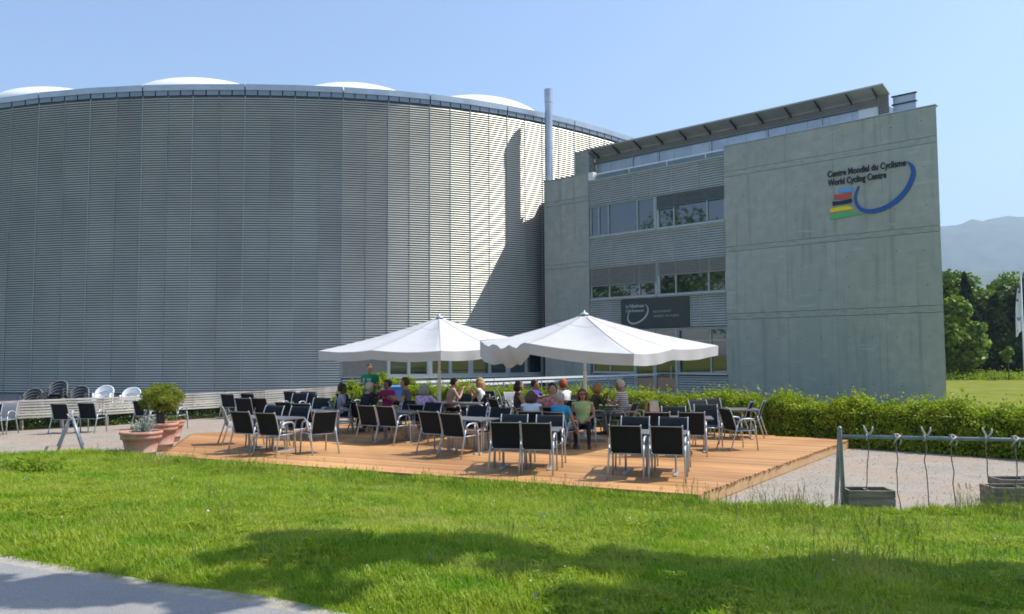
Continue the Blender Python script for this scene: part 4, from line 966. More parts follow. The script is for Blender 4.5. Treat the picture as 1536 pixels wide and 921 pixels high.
    bm.to_mesh(me); bm.free(); bpy.data.meshes.remove(me2); me.name = 'body'
    body = bpy.data.objects.new('body', me); link(body, root)
    # hair
    if not bald:
        hb = MB()
        hb_ = {'short': (0.094, 0.114, 0.125, -0.022, 0.045, 0.45), 'crop': (0.090, 0.110, 0.116, -0.02, 0.045, 0.4), 'curly': (0.118, 0.112, 0.14, -0.045, 0.04, 0.3), 'bob': (0.106, 0.118, 0.13, -0.03, 0.035, 0.3), 'long': (0.102, 0.116, 0.128, -0.03, 0.035, 0.3), 'bun': (0.094, 0.114, 0.122, -0.025, 0.04, 0.4)}[style]
        rx, ry, rz, oy, oz, cut = hb_; seg_ = 16; rg = 9; vs = []
        for i in range(rg + 1):
            a = PI/2 - (PI * 0.72) * i / rg
            for k in range(seg_):
                t = 2*PI*k/seg_; front = max(math.sin(t), 0)
                aa = a if front < 0.2 else max(a, 0.28 + 0.25*front)
                jt = 1 + 0.05 * noise.noise(Vector((k*1.7, i*1.3, len(label)))) * (3 if style == 'curly' else 1.5)
                vs.append(hd(rx*math.cos(aa)*math.cos(t)*jt, oy + ry*math.cos(aa)*math.sin(t)*jt, oz - 0.02 + rz*math.sin(aa)*jt))
        hb.add(vs, [(i*seg_+k, i*seg_+(k+1)%seg_, (i+1)*seg_+(k+1)%seg_, (i+1)*seg_+k) for i in range(rg) for k in range(seg_)])
        if style in ('long', 'bob'):
            dl = 0.27 if style == 'long' else 0.13
            for k in range(11):
                t = PI*0.98 + PI*1.04*k/10; bx_, by_ = rx*0.9*math.cos(t), oy + ry*0.86*math.sin(t)
                hb.tube([hd(bx_, by_, 0.04), hd(bx_*1.08, by_*1.05, -0.03), head + Hm @ Vector((bx_*1.1, by_*1.0 - 0.012, 0)) + P(0, 0, -dl*0.6), head + Hm @ Vector((bx_*0.95, by_*0.9 - 0.01, 0)) + P(0, 0, -dl)], [0.026, 0.032, 0.03, 0.012], 7)
        if style == 'bun': hb.ell(hd(0, -0.12, 0.05), 0.04, 0.04, 0.04, 8, 6)
        hb.build('hair', HR[hair], root, smooth=True, fix=True)
    elif hair:
        hb = MB()
        for k in range(9):
            t = PI*1.08 + PI*0.84*k/8; hb.ell(hd(0.073*math.cos(t), -0.015 + 0.09*math.sin(t), 0.0), 0.018, 0.018, 0.035, 6, 5, rot=Hm)
        hb.build('hair', HR[hair], root, smooth=True)
    if sunglasses:
        g_ = MB()
        for s in (-1, 1): g_.ell(hd(s*0.032, 0.088, 0.014), 0.026, 0.007, 0.02, 10, 6, rot=Hm); g_.tube([hd(s*0.055, 0.08, 0.018), hd(s*0.08, 0.0, 0.015)], 0.003, 5)
        g_.tube([hd(-0.01, 0.092, 0.018), hd(0.01, 0.092, 0.018)], 0.003, 5); g_.build('sunglasses', M['ink'], root, smooth=True)
    return root
def XY(px, Y): return AT(px, Y), Y
def sitter(px, Y, deg, label, chair=True, ckind='d', **k):
    x = AT(px, Y); zt = EYE - (k.pop('py') - (534.5 - (px-500)*0.0044)) * Y / 1200.0       # wanted height of the head centre
    sc = (zt - DK) / 1.125; a = R(deg); f = Vector((math.sin(a), math.cos(a)))
    sc = min(max(sc, 0.86), 1.12)
    cx, cy_ = x - f.x*0.06, Y - f.y*0.06
    person(cx, cy_, DK, deg, label, scale=sc, **k)
    if chair: pending.append((cx - f.x*0.0, cy_ - f.y*0.0, DK, deg, 'sling chair under the ' + ' '.join(label.split(',')[0].split()[:11]), 'sling chairs on the terrace', ckind, 0.93))
sitter(517, 21.3, 80, 'child with dark curly hair in pale top, left of the grey haired man', py=583, skin='dark', top='lgrey', legs='navy', hair='black', style='curly', arms='table', sleeve=0.4)
sitter(549, 21.2, 55, 'white haired man in navy sweater, bent over his plate with his back half to us', py=582, top='navy', legs='slate', hair='white', style='crop', arms='eat', sleeve=0.95, lean=0.22, head_pitch=-18)
sitter(580, 22.6, 200, 'woman in bright magenta shirt, facing us across the waiter table', py=577, skin='tan', top='magenta', legs='khaki', hair='black', style='bun', arms='table', sleeve=0.25, head_yaw=35)
sitter(607, 21.9, -95, 'young man in grey t-shirt and shorts, sitting sideways at the waiter table', py=573, top='grey', legs='khaki', hair='brown', style='short', arms='table', sleeve=0.28, shorts=True, lean=0.05)
sitter(638, 20.0, 25, 'grey haired woman in purple floral blouse, seen from behind', py=584, top='floral', legs='jean', hair='grey', style='bob', arms=('table', 'wide'), sleeve=0.7)
sitter(678, 22.9, 75, 'dark haired man in dusty pink shirt, eating beside the umbrella pole', py=575, top='pink', legs='black', hair='dark', style='short', arms='eat', sleeve=0.8, lean=0.16, head_pitch=-8)
sitter(717, 23.2, -80, 'blonde woman in white top, facing left at the table behind the pole', py=574, skin='tan', top='white', legs='jean', hair='blonde', style='long', arms='eat', sleeve=0.1)
sitter(781, 21.4, 85, 'woman with short dark hair in brown sleeveless top, facing right', py=579, top='brown', legs='black', hair='dark', style='bob', arms='table', sleeve=0.1)
sitter(804, 22.0, 110, 'man in purple shirt, turned right in the middle of the large group', py=577, skin='tan', top='purple', legs='navy', hair='dark', style='crop', arms='reach', sleeve=0.4)
sitter(824, 20.6, -70, 'black haired woman in patterned beige top, facing left in the large group', py=582, skin='tan', top='pattern', legs='black', hair='black', style='bob', arms='table', sleeve=0.6)
sitter(842, 21.6, -30, 'red haired woman in white blouse, at the back of the large group', py=577, top='white', legs='slate', hair='red', style='curly', arms='table', sleeve=0.6)
sitter(829, 18.9, 10, 'bald man in red and white shirt, behind the blue shirted man', py=586, top='redwhite', legs='slate', hair='', bald=True, arms='table', sleeve=0.3)
sitter(797, 17.5, 8, 'brown haired woman in white tank top, seen from behind', py=595, skin='tan', top='white', legs='purple', hair='brown', style='bob', arms=('table', 'table'), sleeve=0.05, head_yaw=15)
sitter(842, 17.2, 34, 'grey haired man in bright blue shirt and shorts, seen from behind', py=598, skin='tan', top='cyan', legs='slate', hair='grey', style='crop', arms=('table', 'hang'), sleeve=0.3, shorts=True, build=1.12)
sitter(873, 17.7, 186, 'woman in sunglasses and pale green sleeveless top, facing us', py=592, skin='tan', top='lgreen', legs='black', hair='auburn', style='long', arms='lap', sleeve=0.06, sunglasses=True, head_yaw=-8)
sitter(892, 20.4, 80, 'older woman in olive jacket with light hair, leaning over her cup', py=583, top='olive', legs='jean', hair='blonde', style='bob', arms='eat', sleeve=0.9, lean=0.2, head_pitch=-12)
sitter(931, 20.2, -62, 'white haired man in grey striped polo shirt, turned left away from us', py=578, skin='tan', top='stripe', legs='slate', hair='white', style='crop', arms='table', sleeve=0.35, lean=0.1, build=1.12)
wx, wy = XY(555, 22.4)
person(wx, wy, DK, 188, 'waiter in bright green polo shirt, standing behind a table with a tray', top='green', legs='black', hair='brown', style='crop', pose='stand', arms='tray', sleeve=0.3, scale=1.06, build=1.08)
tr = MB().lathe([(0.0, 0), (0.19, 0), (0.2, 0.02), (0.19, 0.012), (0.0, 0.008)], 20).build('serving_tray', M['steel'], smooth=True); tr.location = (wx - 0.02, wy - 0.36, DK + 1.245)
tag(tr, 'round metal tray carried by the waiter in green', 'tray')
def glass_on(x, y, z, label, liquid='drink', h=0.13, r=0.032):
    g = empty('drinking_glass', (x, y, z)); tag(g, label, 'glass', 'drinks at the cafe')
    MB().lathe([(0, 0), (r*0.8, 0), (r, h), (r*0.93, h), (r*0.74, 0.008), (0, 0.008)], 12).build('glass_wall', M['lens'], g, smooth=True)
    MB().lathe([(0, 0.01), (r*0.72, 0.01), (r*0.88, h*0.75), (0, h*0.75)], 12).build('drink', M[liquid], g, smooth=True)
for k, (dx, dy, lq) in enumerate(((-0.08, 0.0, 'drink'), (0.03, 0.05, 'drink2'), (0.09, -0.03, 'drink'))):
    glass_on(wx - 0.02 + dx, wy - 0.36 + dy, DK + 1.255, ['amber drink on the left of the waiter tray', 'turquoise drink in the middle of the waiter tray', 'amber drink on the right of the waiter tray'][k], lq)
def on_table(key, dx, dy):
    x, y, d = TBL[key]; a = -R(d); return x + dx*math.cos(a) - dy*math.sin(a), y + dx*math.sin(a) + dy*math.cos(a), DK + 0.7005
plate = MB().lathe([(0, 0.0), (0.07, 0.0), (0.125, 0.018), (0.122, 0.024), (0.07, 0.007), (0, 0.007)], 20).mesh('plate', M['porcelain'], True)
for k, (key, dx, dy, lb) in enumerate([('A', -0.35, -0.15, 'white plate by the man in navy sweater'), ('A', 0.05, 0.2, 'white plate in front of the woman in magenta'), ('A', 0.4, -0.05, 'white plate by the young man in grey'),
        ('B', -0.35, 0, 'white plate before the man in pink'), ('B', 0.35, 0.05, 'white plate before the blonde woman'), ('C', -0.4, 0.1, 'white plate before the woman in brown'), ('C', 0.3, -0.15, 'white plate before the bald man'),
        ('D', -0.35, 0.05, 'white plate before the woman in olive jacket'), ('D', 0.3, 0.0, 'white plate before the man in striped polo')]):
    p = on_table(key, dx, dy); tag(put('plate', plate, None, p), lb, 'plate', 'plates on the tables')
for key, dx, dy, lq, lb in [('A', -0.1, 0.05, 'drink', 'amber drink on the table of the waiter'), ('B', 0.05, 0.12, 'drink2', 'turquoise drink between the man in pink and the blonde woman'), ('C', 0.0, 0.1, 'drink2', 'turquoise drink in the middle of the large group'), ('C', 0.35, 0.2, 'drink2', 'turquoise drink at the right of the large group'), ('D', 0.0, 0.1, 'drink', 'amber drink between the couple with the striped polo')]:
    p = on_table(key, dx, dy); glass_on(*p, lb, lq, 0.16, 0.038)
# all pending chairs
for q in pending:
    o = chair_at(*q[:7])
    if len(q) > 7: o.scale = (1, 1, q[7])
# jackets over the backs of chairs
def jacket(x, y, deg, material, label, ph=0.0):
    mb = MB(); nx_ = 13; rows_ = [(-0.30, 0.60), (-0.30, 0.87), (-0.335, 0.905), (-0.375, 0.88), (-0.39, 0.70), (-0.40, 0.50), (-0.405, 0.32)]; vs = []
    for i, (yy, zz) in enumerate(rows_):
        for k in range(nx_):
            t = k/(nx_-1); s_ = 0.27 + 0.03*(i > 3); vs.append(((t-0.5)*2*s_, yy + 0.022*math.sin(t*17 + i*0.6 + ph)*(i > 2)*(i-2)*0.5 - 0.006, zz - 0.03*math.sin(t*PI*2+0.5+ph)*(i == 6)))
    mb.add(vs, [(i*nx_+k, i*nx_+k+1, (i+1)*nx_+k+1, (i+1)*nx_+k) for i in range(len(rows_)-1) for k in range(nx_-1)])
    jk = mb.build('jacket', material, smooth=True); md = jk.modifiers.new('t', 'SOLIDIFY'); md.thickness = 0.012; jk.location = (x, y, DK); jk.rotation_euler = (0, 0, -R(deg))
    return tag(jk, label, 'jacket')
jx, jy = XY(957, 19.2)
chair_at(jx, jy, DK, -60, 'dark sling chair with a beige jacket hung over its back', 'sling chairs on the terrace')
jacket(jx, jy, -60, M['jacket'], 'beige jacket hung over a chair right of the man in striped polo')
jx, jy = XY(473, 25.0); chair_at(jx, jy, DK, 20, 'dark sling chair with a navy jacket on its back near the fence', 'sling chairs on the terrace')
jacket(jx, jy, 20, FB['navy'], 'navy jacket hung over a chair back near the right end of the fence', 1.3)
# blue cool box behind the magenta woman
bx_, by_ = XY(590, 24.6); cb = empty('cool_box', (bx_, by_, 0.0), 0.3); tag(cb, 'bright blue bin with lid behind the woman in magenta', 'bin')
MB().prism([(-0.2, 0.0), (0.2, 0.0), (0.27, 1.22), (-0.27, 1.22)], -0.24, 0.24).build('bin_body', M['box_blue'], cb, fix=True)
MB().bbox(-0.31, 0.31, -0.29, 0.29, 1.222, 1.29, 0.02).build('lid', M['box_blue'], cb)
# ------------------------------------------------------------------ umbrellas
def umbrella(cx, cy_, apex, rim, label, val=0.22, droop=None, lean=(0, 0), seed=1):
    """rim: eight points (dx, dy, z) round the canopy, corners and side middles in turn"""
    root = empty('parasol', (cx, cy_, DK)); tag(root, label, 'parasol', 'large square parasols'); g = random.Random(seed)
    za = apex - DK; rim = [(a, b, c - DK) for a, b, c in rim]
    NR = 14; NA = 12; n = len(rim); vs = []; grid = {}
    tot = n * NA
    for k in range(tot):
        i = k // NA; t = (k % NA) / NA; a = Vector(rim[i]); b = Vector(rim[(i+1) % n]); e = a.lerp(b, t)
        sag = math.sin(PI*t)
        for j in range(NR + 1):
            q = j / NR; p = Vector((0, 0, za)).lerp(e, q)
            p.z -= 0.16 * math.sin(PI*q) * 0.35 + 0.025 * sag * q * q + 0.06 * sag * math.sin(PI * q * 0.9) + 0.006 * noise.noise(Vector((p.x*3, p.y*3, seed)))
            inn_ = 0.02 * sag * q; p.x *= 1 - inn_*0.6; p.y *= 1 - inn_*0.6
            if droop and i in droop:
                w_ = math.sin(PI*t) if len(droop) == 1 else 1
                p.z -= 0.05 * q**4 * math.sin(t * 21 + j*0.8) + 0.05*q**3*sag
            grid[k, j] = len(vs); vs.append(p)
    fs = []
    for k in range(tot):
        for j in range(NR):
            k2 = (k+1) % tot; fs.append((grid[k, j], grid[k, j+1], grid[k2, j+1], grid[k2, j]))
    mb = MB(); mb.add(vs, fs); me = mb.mesh('canopy', M['cloth'], True); bm = bmesh.new(); bm.from_mesh(me); bmesh.ops.remove_doubles(bm, verts=bm.verts, dist=0.0005); bmesh.ops.recalc_face_normals(bm, faces=bm.faces); bm.to_mesh(me); bm.free()
    cn = put('canopy', me, root)
    sm = MB()
    for i in range(n):
        c = [vs[grid[i*NA, j]] + Vector((0, 0, 0.004)) for j in range(1, NR + 1)]; e = Vector(rim[i]); tn = Vector((-e.y, e.x, 0)).normalized() * 0.014
        for j in range(len(c) - 1): sm.add([c[j] - tn, c[j] + tn, c[j+1] + tn, c[j+1] - tn], [(0, 1, 2, 3)])
    for k in range(tot):
        a, b = vs[grid[k, 4]] + Vector((0, 0, 0.005)), vs[grid[(k+1) % tot, 4]] + Vector((0, 0, 0.005)); a2, b2 = a.lerp(vs[grid[k, 5]] + Vector((0,0,0.005)), 0.09), b.lerp(vs[grid[(k+1) % tot, 5]] + Vector((0,0,0.005)), 0.09)
        sm.add([a, b, b2, a2], [(0, 1, 2, 3)])
    sm.build('seam', M['cloth_grey'], root)
    # hanging valances, one cloth per side section, sewn to the rim
    for i in range(n):
        m2 = MB(); vv = []; dr = droop and i in droop; H_ = val
        for s_ in range(NA + 1):
            k = (i*NA + s_) % tot; e = vs[grid[k, NR]]; od = Vector((e.x, e.y, 0)).normalized(); t = s_/NA
            tng = Vector((-od.y, od.x, 0))
            for q in range(5):
                f = q/4; h = H_ * (1 + 0.05 * math.sin(PI*t))
                if dr: h = H_ * (1.25 + (droop[i][0] - 1.25) * math.sin(PI * min(0.18 + t*0.82, 1)) ** 1.4)
                rip = 0.022 * math.sin(t*PI*5 + i*1.7) * f if not dr else 0.07 * math.sin(t*PI*6) * f * (1 - 0.6*t)
                inw = (0.22 * f * f * math.sin(PI*t)) if dr else 0.03*f
                vv.append(e + od * (0.006 + rip - inw) + tng * ((0.05*math.sin(t*9)*f) if dr else 0) - Vector((0, 0, h*f)))
        m2.add(vv, [(a*5+q, a*5+q+1, a*5+5+q+1, a*5+5+q) for a in range(NA) for q in range(4)])
        m2.build('valance', M['cloth'], root, smooth=True)
    pole = MB(); pole.lathe([(0.045, 0.0), (0.045, 1.6), (0.032, 1.62), (0.032, za + 0.02)], 14); pole.build('pole', M['white_metal'], root, smooth=False)
    MB().lathe([(0.0, za+0.10), (0.018, za+0.09), (0.022, za+0.05), (0.06, za+0.035), (0.11, za+0.005), (0.115, za-0.015), (0.0, za-0.02)], 16).build('cap', M['steel'], root, smooth=True)
    hub = za - 0.75
    MB().lathe([(0.032, hub-0.08), (0.07, hub-0.08), (0.07, hub+0.08), (0.032, hub+0.08)], 12).build('hub', M['steel'], root)
    for i, e in enumerate(rim):
        e = Vector(e); tp = Vector((0, 0, za - 0.05)); od = Vector((e.x, e.y, 0)).normalized()
        rb = MB().tube([tp + od*0.05, tp.lerp(e, 0.5) - Vector((0,0,0.10)), e - Vector((0, 0, 0.03)) - od*0.03], 0.013, 6).build('rib', M['oldwood'], root)
        MB().tube([Vector((0, 0, hub)) + od*0.06, tp.lerp(e, 0.5) - Vector((0, 0, 0.11))], 0.011, 6).build('strut', M['oldwood'], rb)
    MB().bbox(-0.42, 0.42, -0.42, 0.42, 0.0, 0.07, 0.01).build('base_slab', M['plinth'], root)
    return root
u1x, u1y = XY(877, 19.0)
umbrella(u1x, u1y, 3.17, [(-2.45, -0.6, 2.50), (-1.36, -1.5, 2.46), (0.75, -2.75, 2.22), (1.9, -1.07, 2.32), (3.32, 0.6, 2.42), (1.5, 1.9, 2.46), (-0.3, 2.7, 2.5), (-1.5, 1.2, 2.5)],
         'white parasol with a crumpled left corner in front of the office block', 0.24, {0: (1.9,)}, seed=3)
u2x, u2y = XY(659, 21.0)
umbrella(u2x, u2y, 3.21, [(-3.1, -0.3, 2.34), (-1.5, -1.6, 2.34), (0.28, -2.7, 2.31), (1.5, -1.2, 2.40), (2.75, 0.3, 2.5), (1.3, 1.6, 2.5), (-0.28, 2.7, 2.45), (-1.7, 1.3, 2.45)],
         'white parasol on the left with a flat even rim in front of the round hall', 0.22, seed=5)
# ------------------------------------------------------------------ weathered slat fence
FP = [(-18.2, 21.2), (-14.9, 24.2), (-13.1, 25.7), (-11.5, 28.0), (-9.4, 30.4), (-7.25, 33.9)]
fence = empty('slat_fence', (-12, 25.5, 0)); tag(fence, 'long low fence of pale weathered timber slats in front of the round hall', 'fence')
for i in range(len(FP) - 1):
    a = Vector((*FP[i], 0)) - fence.location; b = Vector((*FP[i+1], 0)) - fence.location; L_ = (b - a).length; ang = math.atan2(b.y - a.y, b.x - a.x)
    sl = MB().bbox(0.01, L_ - 0.01, -0.02, 0.02, 0, 0.058, 0.006).mesh('slat', M['oldwood'])
    for k in range(7):
        z = 0.36 + k*0.082
        put('slat', sl, fence, (a.x, a.y, z + random.uniform(-0.004, 0.004)), (random.uniform(-0.04, 0.04), random.uniform(-0.002, 0.002), ang))
    for t in (0.04, 0.5):
        p = a.lerp(b, t); MB().box(p.x - 0.04, p.x + 0.04, p.y + 0.035, p.y + 0.11, 0, 0.93).build('post', M['crate'], fence)
# ------------------------------------------------------------------ stacked chairs behind the fence
def make_stack_chair(nm, m1, slots, m2=None):
    root = empty(nm)
    def arcp(r, z, n=13, a0=-0.15, a1=PI+0.15, yo=0.0): return [(r*math.cos(a0+(a1-a0)*k/(n-1)), yo - r*0.62*math.sin(a0+(a1-a0)*k/(n-1)), z(k/(n-1))) for k in range(n)]
    top = arcp(0.30, lambda t: 0.60 + 0.27*math.sin(PI*t)); mid = arcp(0.27, lambda t: 0.46 + 0.10*math.sin(PI*t))
    MB().tube(top, 0.024, 8).build('back_rim', m2 or m1, root, smooth=True)
    mb = MB(); vs = []; n = 13
    for i in range(n):
        for q in range(5):
            f = q/4; a = Vector(top[i]); b = Vector(mid[i]); vs.append(a.lerp(b, f))
    step = 2 if slots else 1
    for i in range(0, n-1):
        for q in range(4):
            if slots and (i + q) % 2 and 2 < i < 10: continue
            mb.f.append((i*5+q, i*5+q+1, i*5+5+q+1, i*5+5+q)); mb.m.append(0)
    mb.v = [tuple(v) for v in vs]; o = mb.build('backrest', m1, root, smooth=True); md = o.modifiers.new('t', 'SOLIDIFY'); md.thickness = 0.014
    MB().lathe([(0, 0.43), (0.22, 0.43), (0.245, 0.445), (0.22, 0.46), (0, 0.45)], 18).build('seat', m1, root, smooth=True)
    for sx, sy in ((1, 1), (-1, 1), (1, -1), (-1, -1)):
        MB().tube([(sx*0.2, sy*0.17, 0.44), (sx*0.25, sy*0.24, 0.0)], 0.018, 6).build('leg', m1, root, smooth=True)
    for s in (-1, 1): MB().tube([(s*0.30, 0.02, 0.60), (s*0.30, 0.18, 0.62), (s*0.27, 0.23, 0.55), (s*0.22, 0.2, 0.44)], 0.02, 6).build('armrest', m1, root, smooth=True)
    return reg(root)
ra = make_stack_chair('rattan_chair', M['rattan'], False, M['rattan_rim']); wh = make_stack_chair('garden_chair', M['plastic'], True)
used = {}
def stack(px, Y, top_py, n, dz, src, deg, label_of, group):
    x = AT(px, Y); zt = EYE - (top_py - 536) * Y / 1200 ; z0 = zt - 0.87 - (n-1)*dz
    for k in range(n):
        o = src if src.name not in used else copy_tree(src); used[src.name] = 1
        o.location = (x + random.uniform(-.008, .008), Y + 0.014*k, z0 + k*dz); o.rotation_euler = (0, 0, -R(deg)); tag(o, label_of(k, n), 'chair', group)
    if z0 > 0.05:
        b = empty('pallet', (x, Y, 0), -R(deg)); tag(b, 'low timber platform under the ' + label_of(0, n).split(' of ')[-1], 'platform')
        for q in range(5): MB().bbox(-0.4, 0.4, -0.36 + q*0.15, -0.24 + q*0.15, z0 - 0.03, z0 - 0.004, 0.004).build('board', M['crate'], b)
        for s in (-0.3, 0.3): MB().box(s - 0.04, s + 0.04, -0.36, 0.36, 0, z0 - 0.032).build('bearer', M['crate'], b)
def pos(k, n): return 'topmost chair' if k == n-1 else ('lowest chair' if k == 0 else ['second', 'third', 'fourth', 'fifth', 'sixth', 'seventh', 'eighth'][k-1] + ' chair from the bottom')
stack(49, 26.2, 583, 5, 0.098, ra, 180, lambda k, n: f'black round backed rattan chair, {pos(k, n)} of the left dark stack', 'dark stacked chairs behind the fence')
stack(86, 26.4, 571.5, 8, 0.098, ra, 180, lambda k, n: f'black round backed rattan chair, {pos(k, n)} of the tallest dark stack', 'dark stacked chairs behind the fence')
stack(119, 26.6, 579.5, 6, 0.098, ra, 180, lambda k, n: f'black round backed rattan chair, {pos(k, n)} of the right dark stack', 'dark stacked chairs behind the fence')
stack(157, 27.0, 579, 4, 0.05, wh, 178, lambda k, n: f'white plastic garden chair, {pos(k, n)} of the left white stack', 'white stacked chairs behind the fence')
stack(197, 27.4, 582, 4, 0.05, wh, 176, lambda k, n: f'white plastic garden chair, {pos(k, n)} of the right white stack', 'white stacked chairs behind the fence')

# ------------------------------------------------------------------ pots
def pot(px, py, d, h, label):
    p = G(px, py, 0.0); r = d/2; o = empty('terracotta_pot', (p.x, p.y, 0.0)); tag(o, label, 'plant pot', 'terracotta pots by the terrace')
    MB().lathe([(0, 0), (r*0.62, 0), (r*0.66, 0.03), (r*0.72, h*0.22), (r*0.745, h*0.225), (r*0.75, h*0.27), (r*0.73, h*0.28), (r*0.83, h*0.62), (r*0.87, h*0.70), (r*0.96, h*0.72), (r*0.97, h*0.83), (r*0.94, h*0.85), (r*0.99, h*0.88), (r*1.03, h*0.93), (r*1.0, h*0.99), (r*0.95, h), (r*0.89, h*0.96), (r*0.86, h*0.8)], 40).build('pot_body', M['terracotta'], o, smooth=True)
    mb = MB(); vs = [(0, 0, h*0.88)]; 
    mb.lathe([(r*0.88, h*0.86), (r*0.5, h*0.885), (0, h*0.9)], 20); mb.build('soil', M['soil'], o, smooth=True); return p, h
pa, ha = pot(211, 688, 0.86, 0.60, 'terracotta pot nearest the lawn holding a silvery grey plant')
pb, hb_ = pot(240, 676, 0.80, 0.66, 'terracotta pot holding the round conifer, behind the front pot')
pc, hc = pot(257, 662, 0.62, 0.55, 'smaller terracotta pot farthest back of the three')
# silver leaved plant
g = np.random.default_rng(4); cs = []; st = MB()
for k in range(26):
    a = g.uniform(0, 2*PI); r = g.uniform(0, 0.27); x, y = r*math.cos(a), r*math.sin(a); hh = g.uniform(0.18, 0.50) * (1 - 0.5*r/0.3) * (1.15 if x > 0 else 0.85); lx, ly = x*1.5, y*1.5
    st.tube([(x, y, 0), (lx*0.9, ly*0.9, hh*0.6), (lx, ly, hh)], 0.006, 5)
    for t in np.linspace(0.15, 1.0, 13):
        for q in range(3): cs.append((x + (lx - x)*t + g.normal()*0.022, y + (ly - y)*t + g.normal()*0.022, hh*t + g.normal()*0.015))
sp = empty('silver_plant', (pa.x, pa.y, ha*0.88)); tag(sp, 'silvery leaved plant growing in the front terracotta pot', 'plant')
st.build('stem', M['silver'], sp); link(bpy.data.objects.new('foliage', leaf_mesh('foliage', cs, 0.05, [M['silver']], aspect=0.45, seed=3)), sp)
# clipped round conifer
ct = empty('round_conifer', (pb.x, pb.y, hb_*0.86)); tag(ct, 'round clipped conifer with thick trunk growing in a terracotta pot', 'small tree')
tk = MB()
for k in range(5):
    a = k*1.3; tk.tube([(0.05*math.cos(a), 0.05*math.sin(a), 0), (0.06*math.cos(a+1), 0.06*math.sin(a+1), 0.25), (0.16*math.cos(a), 0.16*math.sin(a), 0.5)], [0.05, 0.04, 0.02], 7)
tk.build('trunk', M['bark'], ct, smooth=True)
c0, n0 = clumps((0.02, 0, 0.66), 0.44, 0.44, 0.35, 95, 0.13, 210, seed=11, flat=0.85, shell=0.4)
link(bpy.data.objects.new('crown', leaf_mesh('crown', c0, 0.042, [M['conifer']], nrm=n0, bias=0.3, aspect=0.3, seed=5)), ct)
g2_ = np.random.default_rng(8); cs = [(g2_.normal()*0.12, g2_.normal()*0.12, abs(g2_.normal())*0.09) for _ in range(350)]
sp2 = bpy.data.objects.new('pot_herbs', leaf_mesh('pot_herbs', cs, 0.05, [M['herb']], seed=6)); link(sp2); sp2.location = (pc.x, pc.y, hc*0.9); tag(sp2, 'sparse green herb in the smallest terracotta pot', 'plant')

# ------------------------------------------------------------------ metal bike racks
def hornclip(x, up_):
    mb = MB()
    if up_:
        mb.tube([(x - 0.055, 0, 0.16), (x - 0.045, 0, 0.12), (x - 0.005, 0.01, 0.04), (x + 0.02, 0.0, -0.03)], [0.008, 0.013, 0.015, 0.012], 7)
        mb.tube([(x + 0.06, 0, 0.15), (x + 0.058, 0, 0.10), (x + 0.03, -0.01, 0.05), (x + 0.0, 0, 0.025)], [0.008, 0.013, 0.014, 0.012], 7)
    else:
        mb.tube([(x - 0.04, 0, 0.04), (x + 0.0, 0, 0.045), (x + 0.045, 0, 0.02), (x + 0.05, 0, -0.05), (x + 0.035, 0, -0.10)], [0.012, 0.014, 0.013, 0.011, 0.008], 7)
        mb.tube([(x + 0.04, -0.01, 0.03), (x - 0.02, -0.02, -0.03), (x - 0.05, -0.01, -0.09)], [0.014, 0.012, 0.008], 7)
    mb.tube([(x - 0.02, 0, 0.04), (x - 0.02, -0.045, 0.0), (x - 0.02, 0, -0.045), (x - 0.02, 0.045, 0), (x - 0.02, 0, 0.04)], 0.008, 6)
    return mb
rk0 = G(1263, 768, 0.0); Yr = rk0.y
zr = EYE - (653.5 - 531) * Yr / 1200; zt = EYE - (641 - 531) * Yr / 1200
br = empty('bike_rack', (rk0.x, rk0.y, 0)); tag(br, 'grey tubular bike rack with hooks and hanging wires on the right gravel', 'bike rack')
for q, (y0_, nm) in enumerate(((-0.05, 'leg'), (0.33, 'leg'))):
    MB().tube([(0.01 if q == 0 else 0.10, y0_ if q == 0 else 0.45, 0), (0.0, 0.0, zt - 0.03), (0.0, 0.0, zt)], 0.03, 10).build(nm, M['galv'], br, smooth=True)
MB().ell((0, 0, zt - 0.005), 0.034, 0.034, 0.03).build('cap', M['galv'], br, smooth=True)
px1 = G(1536, 660, zr); d_ = Vector((px1.x - rk0.x, px1.y - rk0.y, 0)).normalized()
end = d_ * 5.2
MB().tube([(0.02, 0, zr), (end.x, end.y, zr)], 0.026, 10).build('crossbar', M['galv'], br, smooth=True)
for q in (-0.05, 0.42): MB().tube([(end.x, end.y + q, 0), (end.x, end.y, zt)], 0.03, 10).build('leg', M['galv'], br, smooth=True)
for k, (px, up_) in enumerate(((1297, 1), (1340, 0), (1383, 1), (1423, 0), (1474, 1), (1516, 0), (1560, 1), (1600, 0), (1645, 1))):
    t = 0.0
    for _ in range(30):                                           # where along the bar this clip sits
        p = Vector((rk0.x, rk0.y, 0)) + d_ * t; t += ((px - 768) / 1200.0 * p.y - p.x) * 0.9
    o = hornclip(0, up_).build('hook', M['rope'], br, smooth=True); o.location = (d_.x*t, d_.y*t, zr + 0.0); o.rotation_euler = (0, 0, math.atan2(d_.y, d_.x))
    g = random.Random(k); w_ = [(d_.x*t - 0.01, d_.y*t, zr)] + [(d_.x*t - 0.01 + g.uniform(-0.02, 0.02) + 0.012*math.sin(q*1.1 + k) - 0.006*q*(1 if k == 0 else 0), d_.y*t + g.uniform(-0.01, 0.01), zr*(1 - q/7.0)) for q in range(1, 8)]
    w_[-1] = (w_[-1][0], w_[-1][1], 0.005)
    MB().tube(w_, 0.0075, 5).build('wire', M['wire'], br, smooth=True)
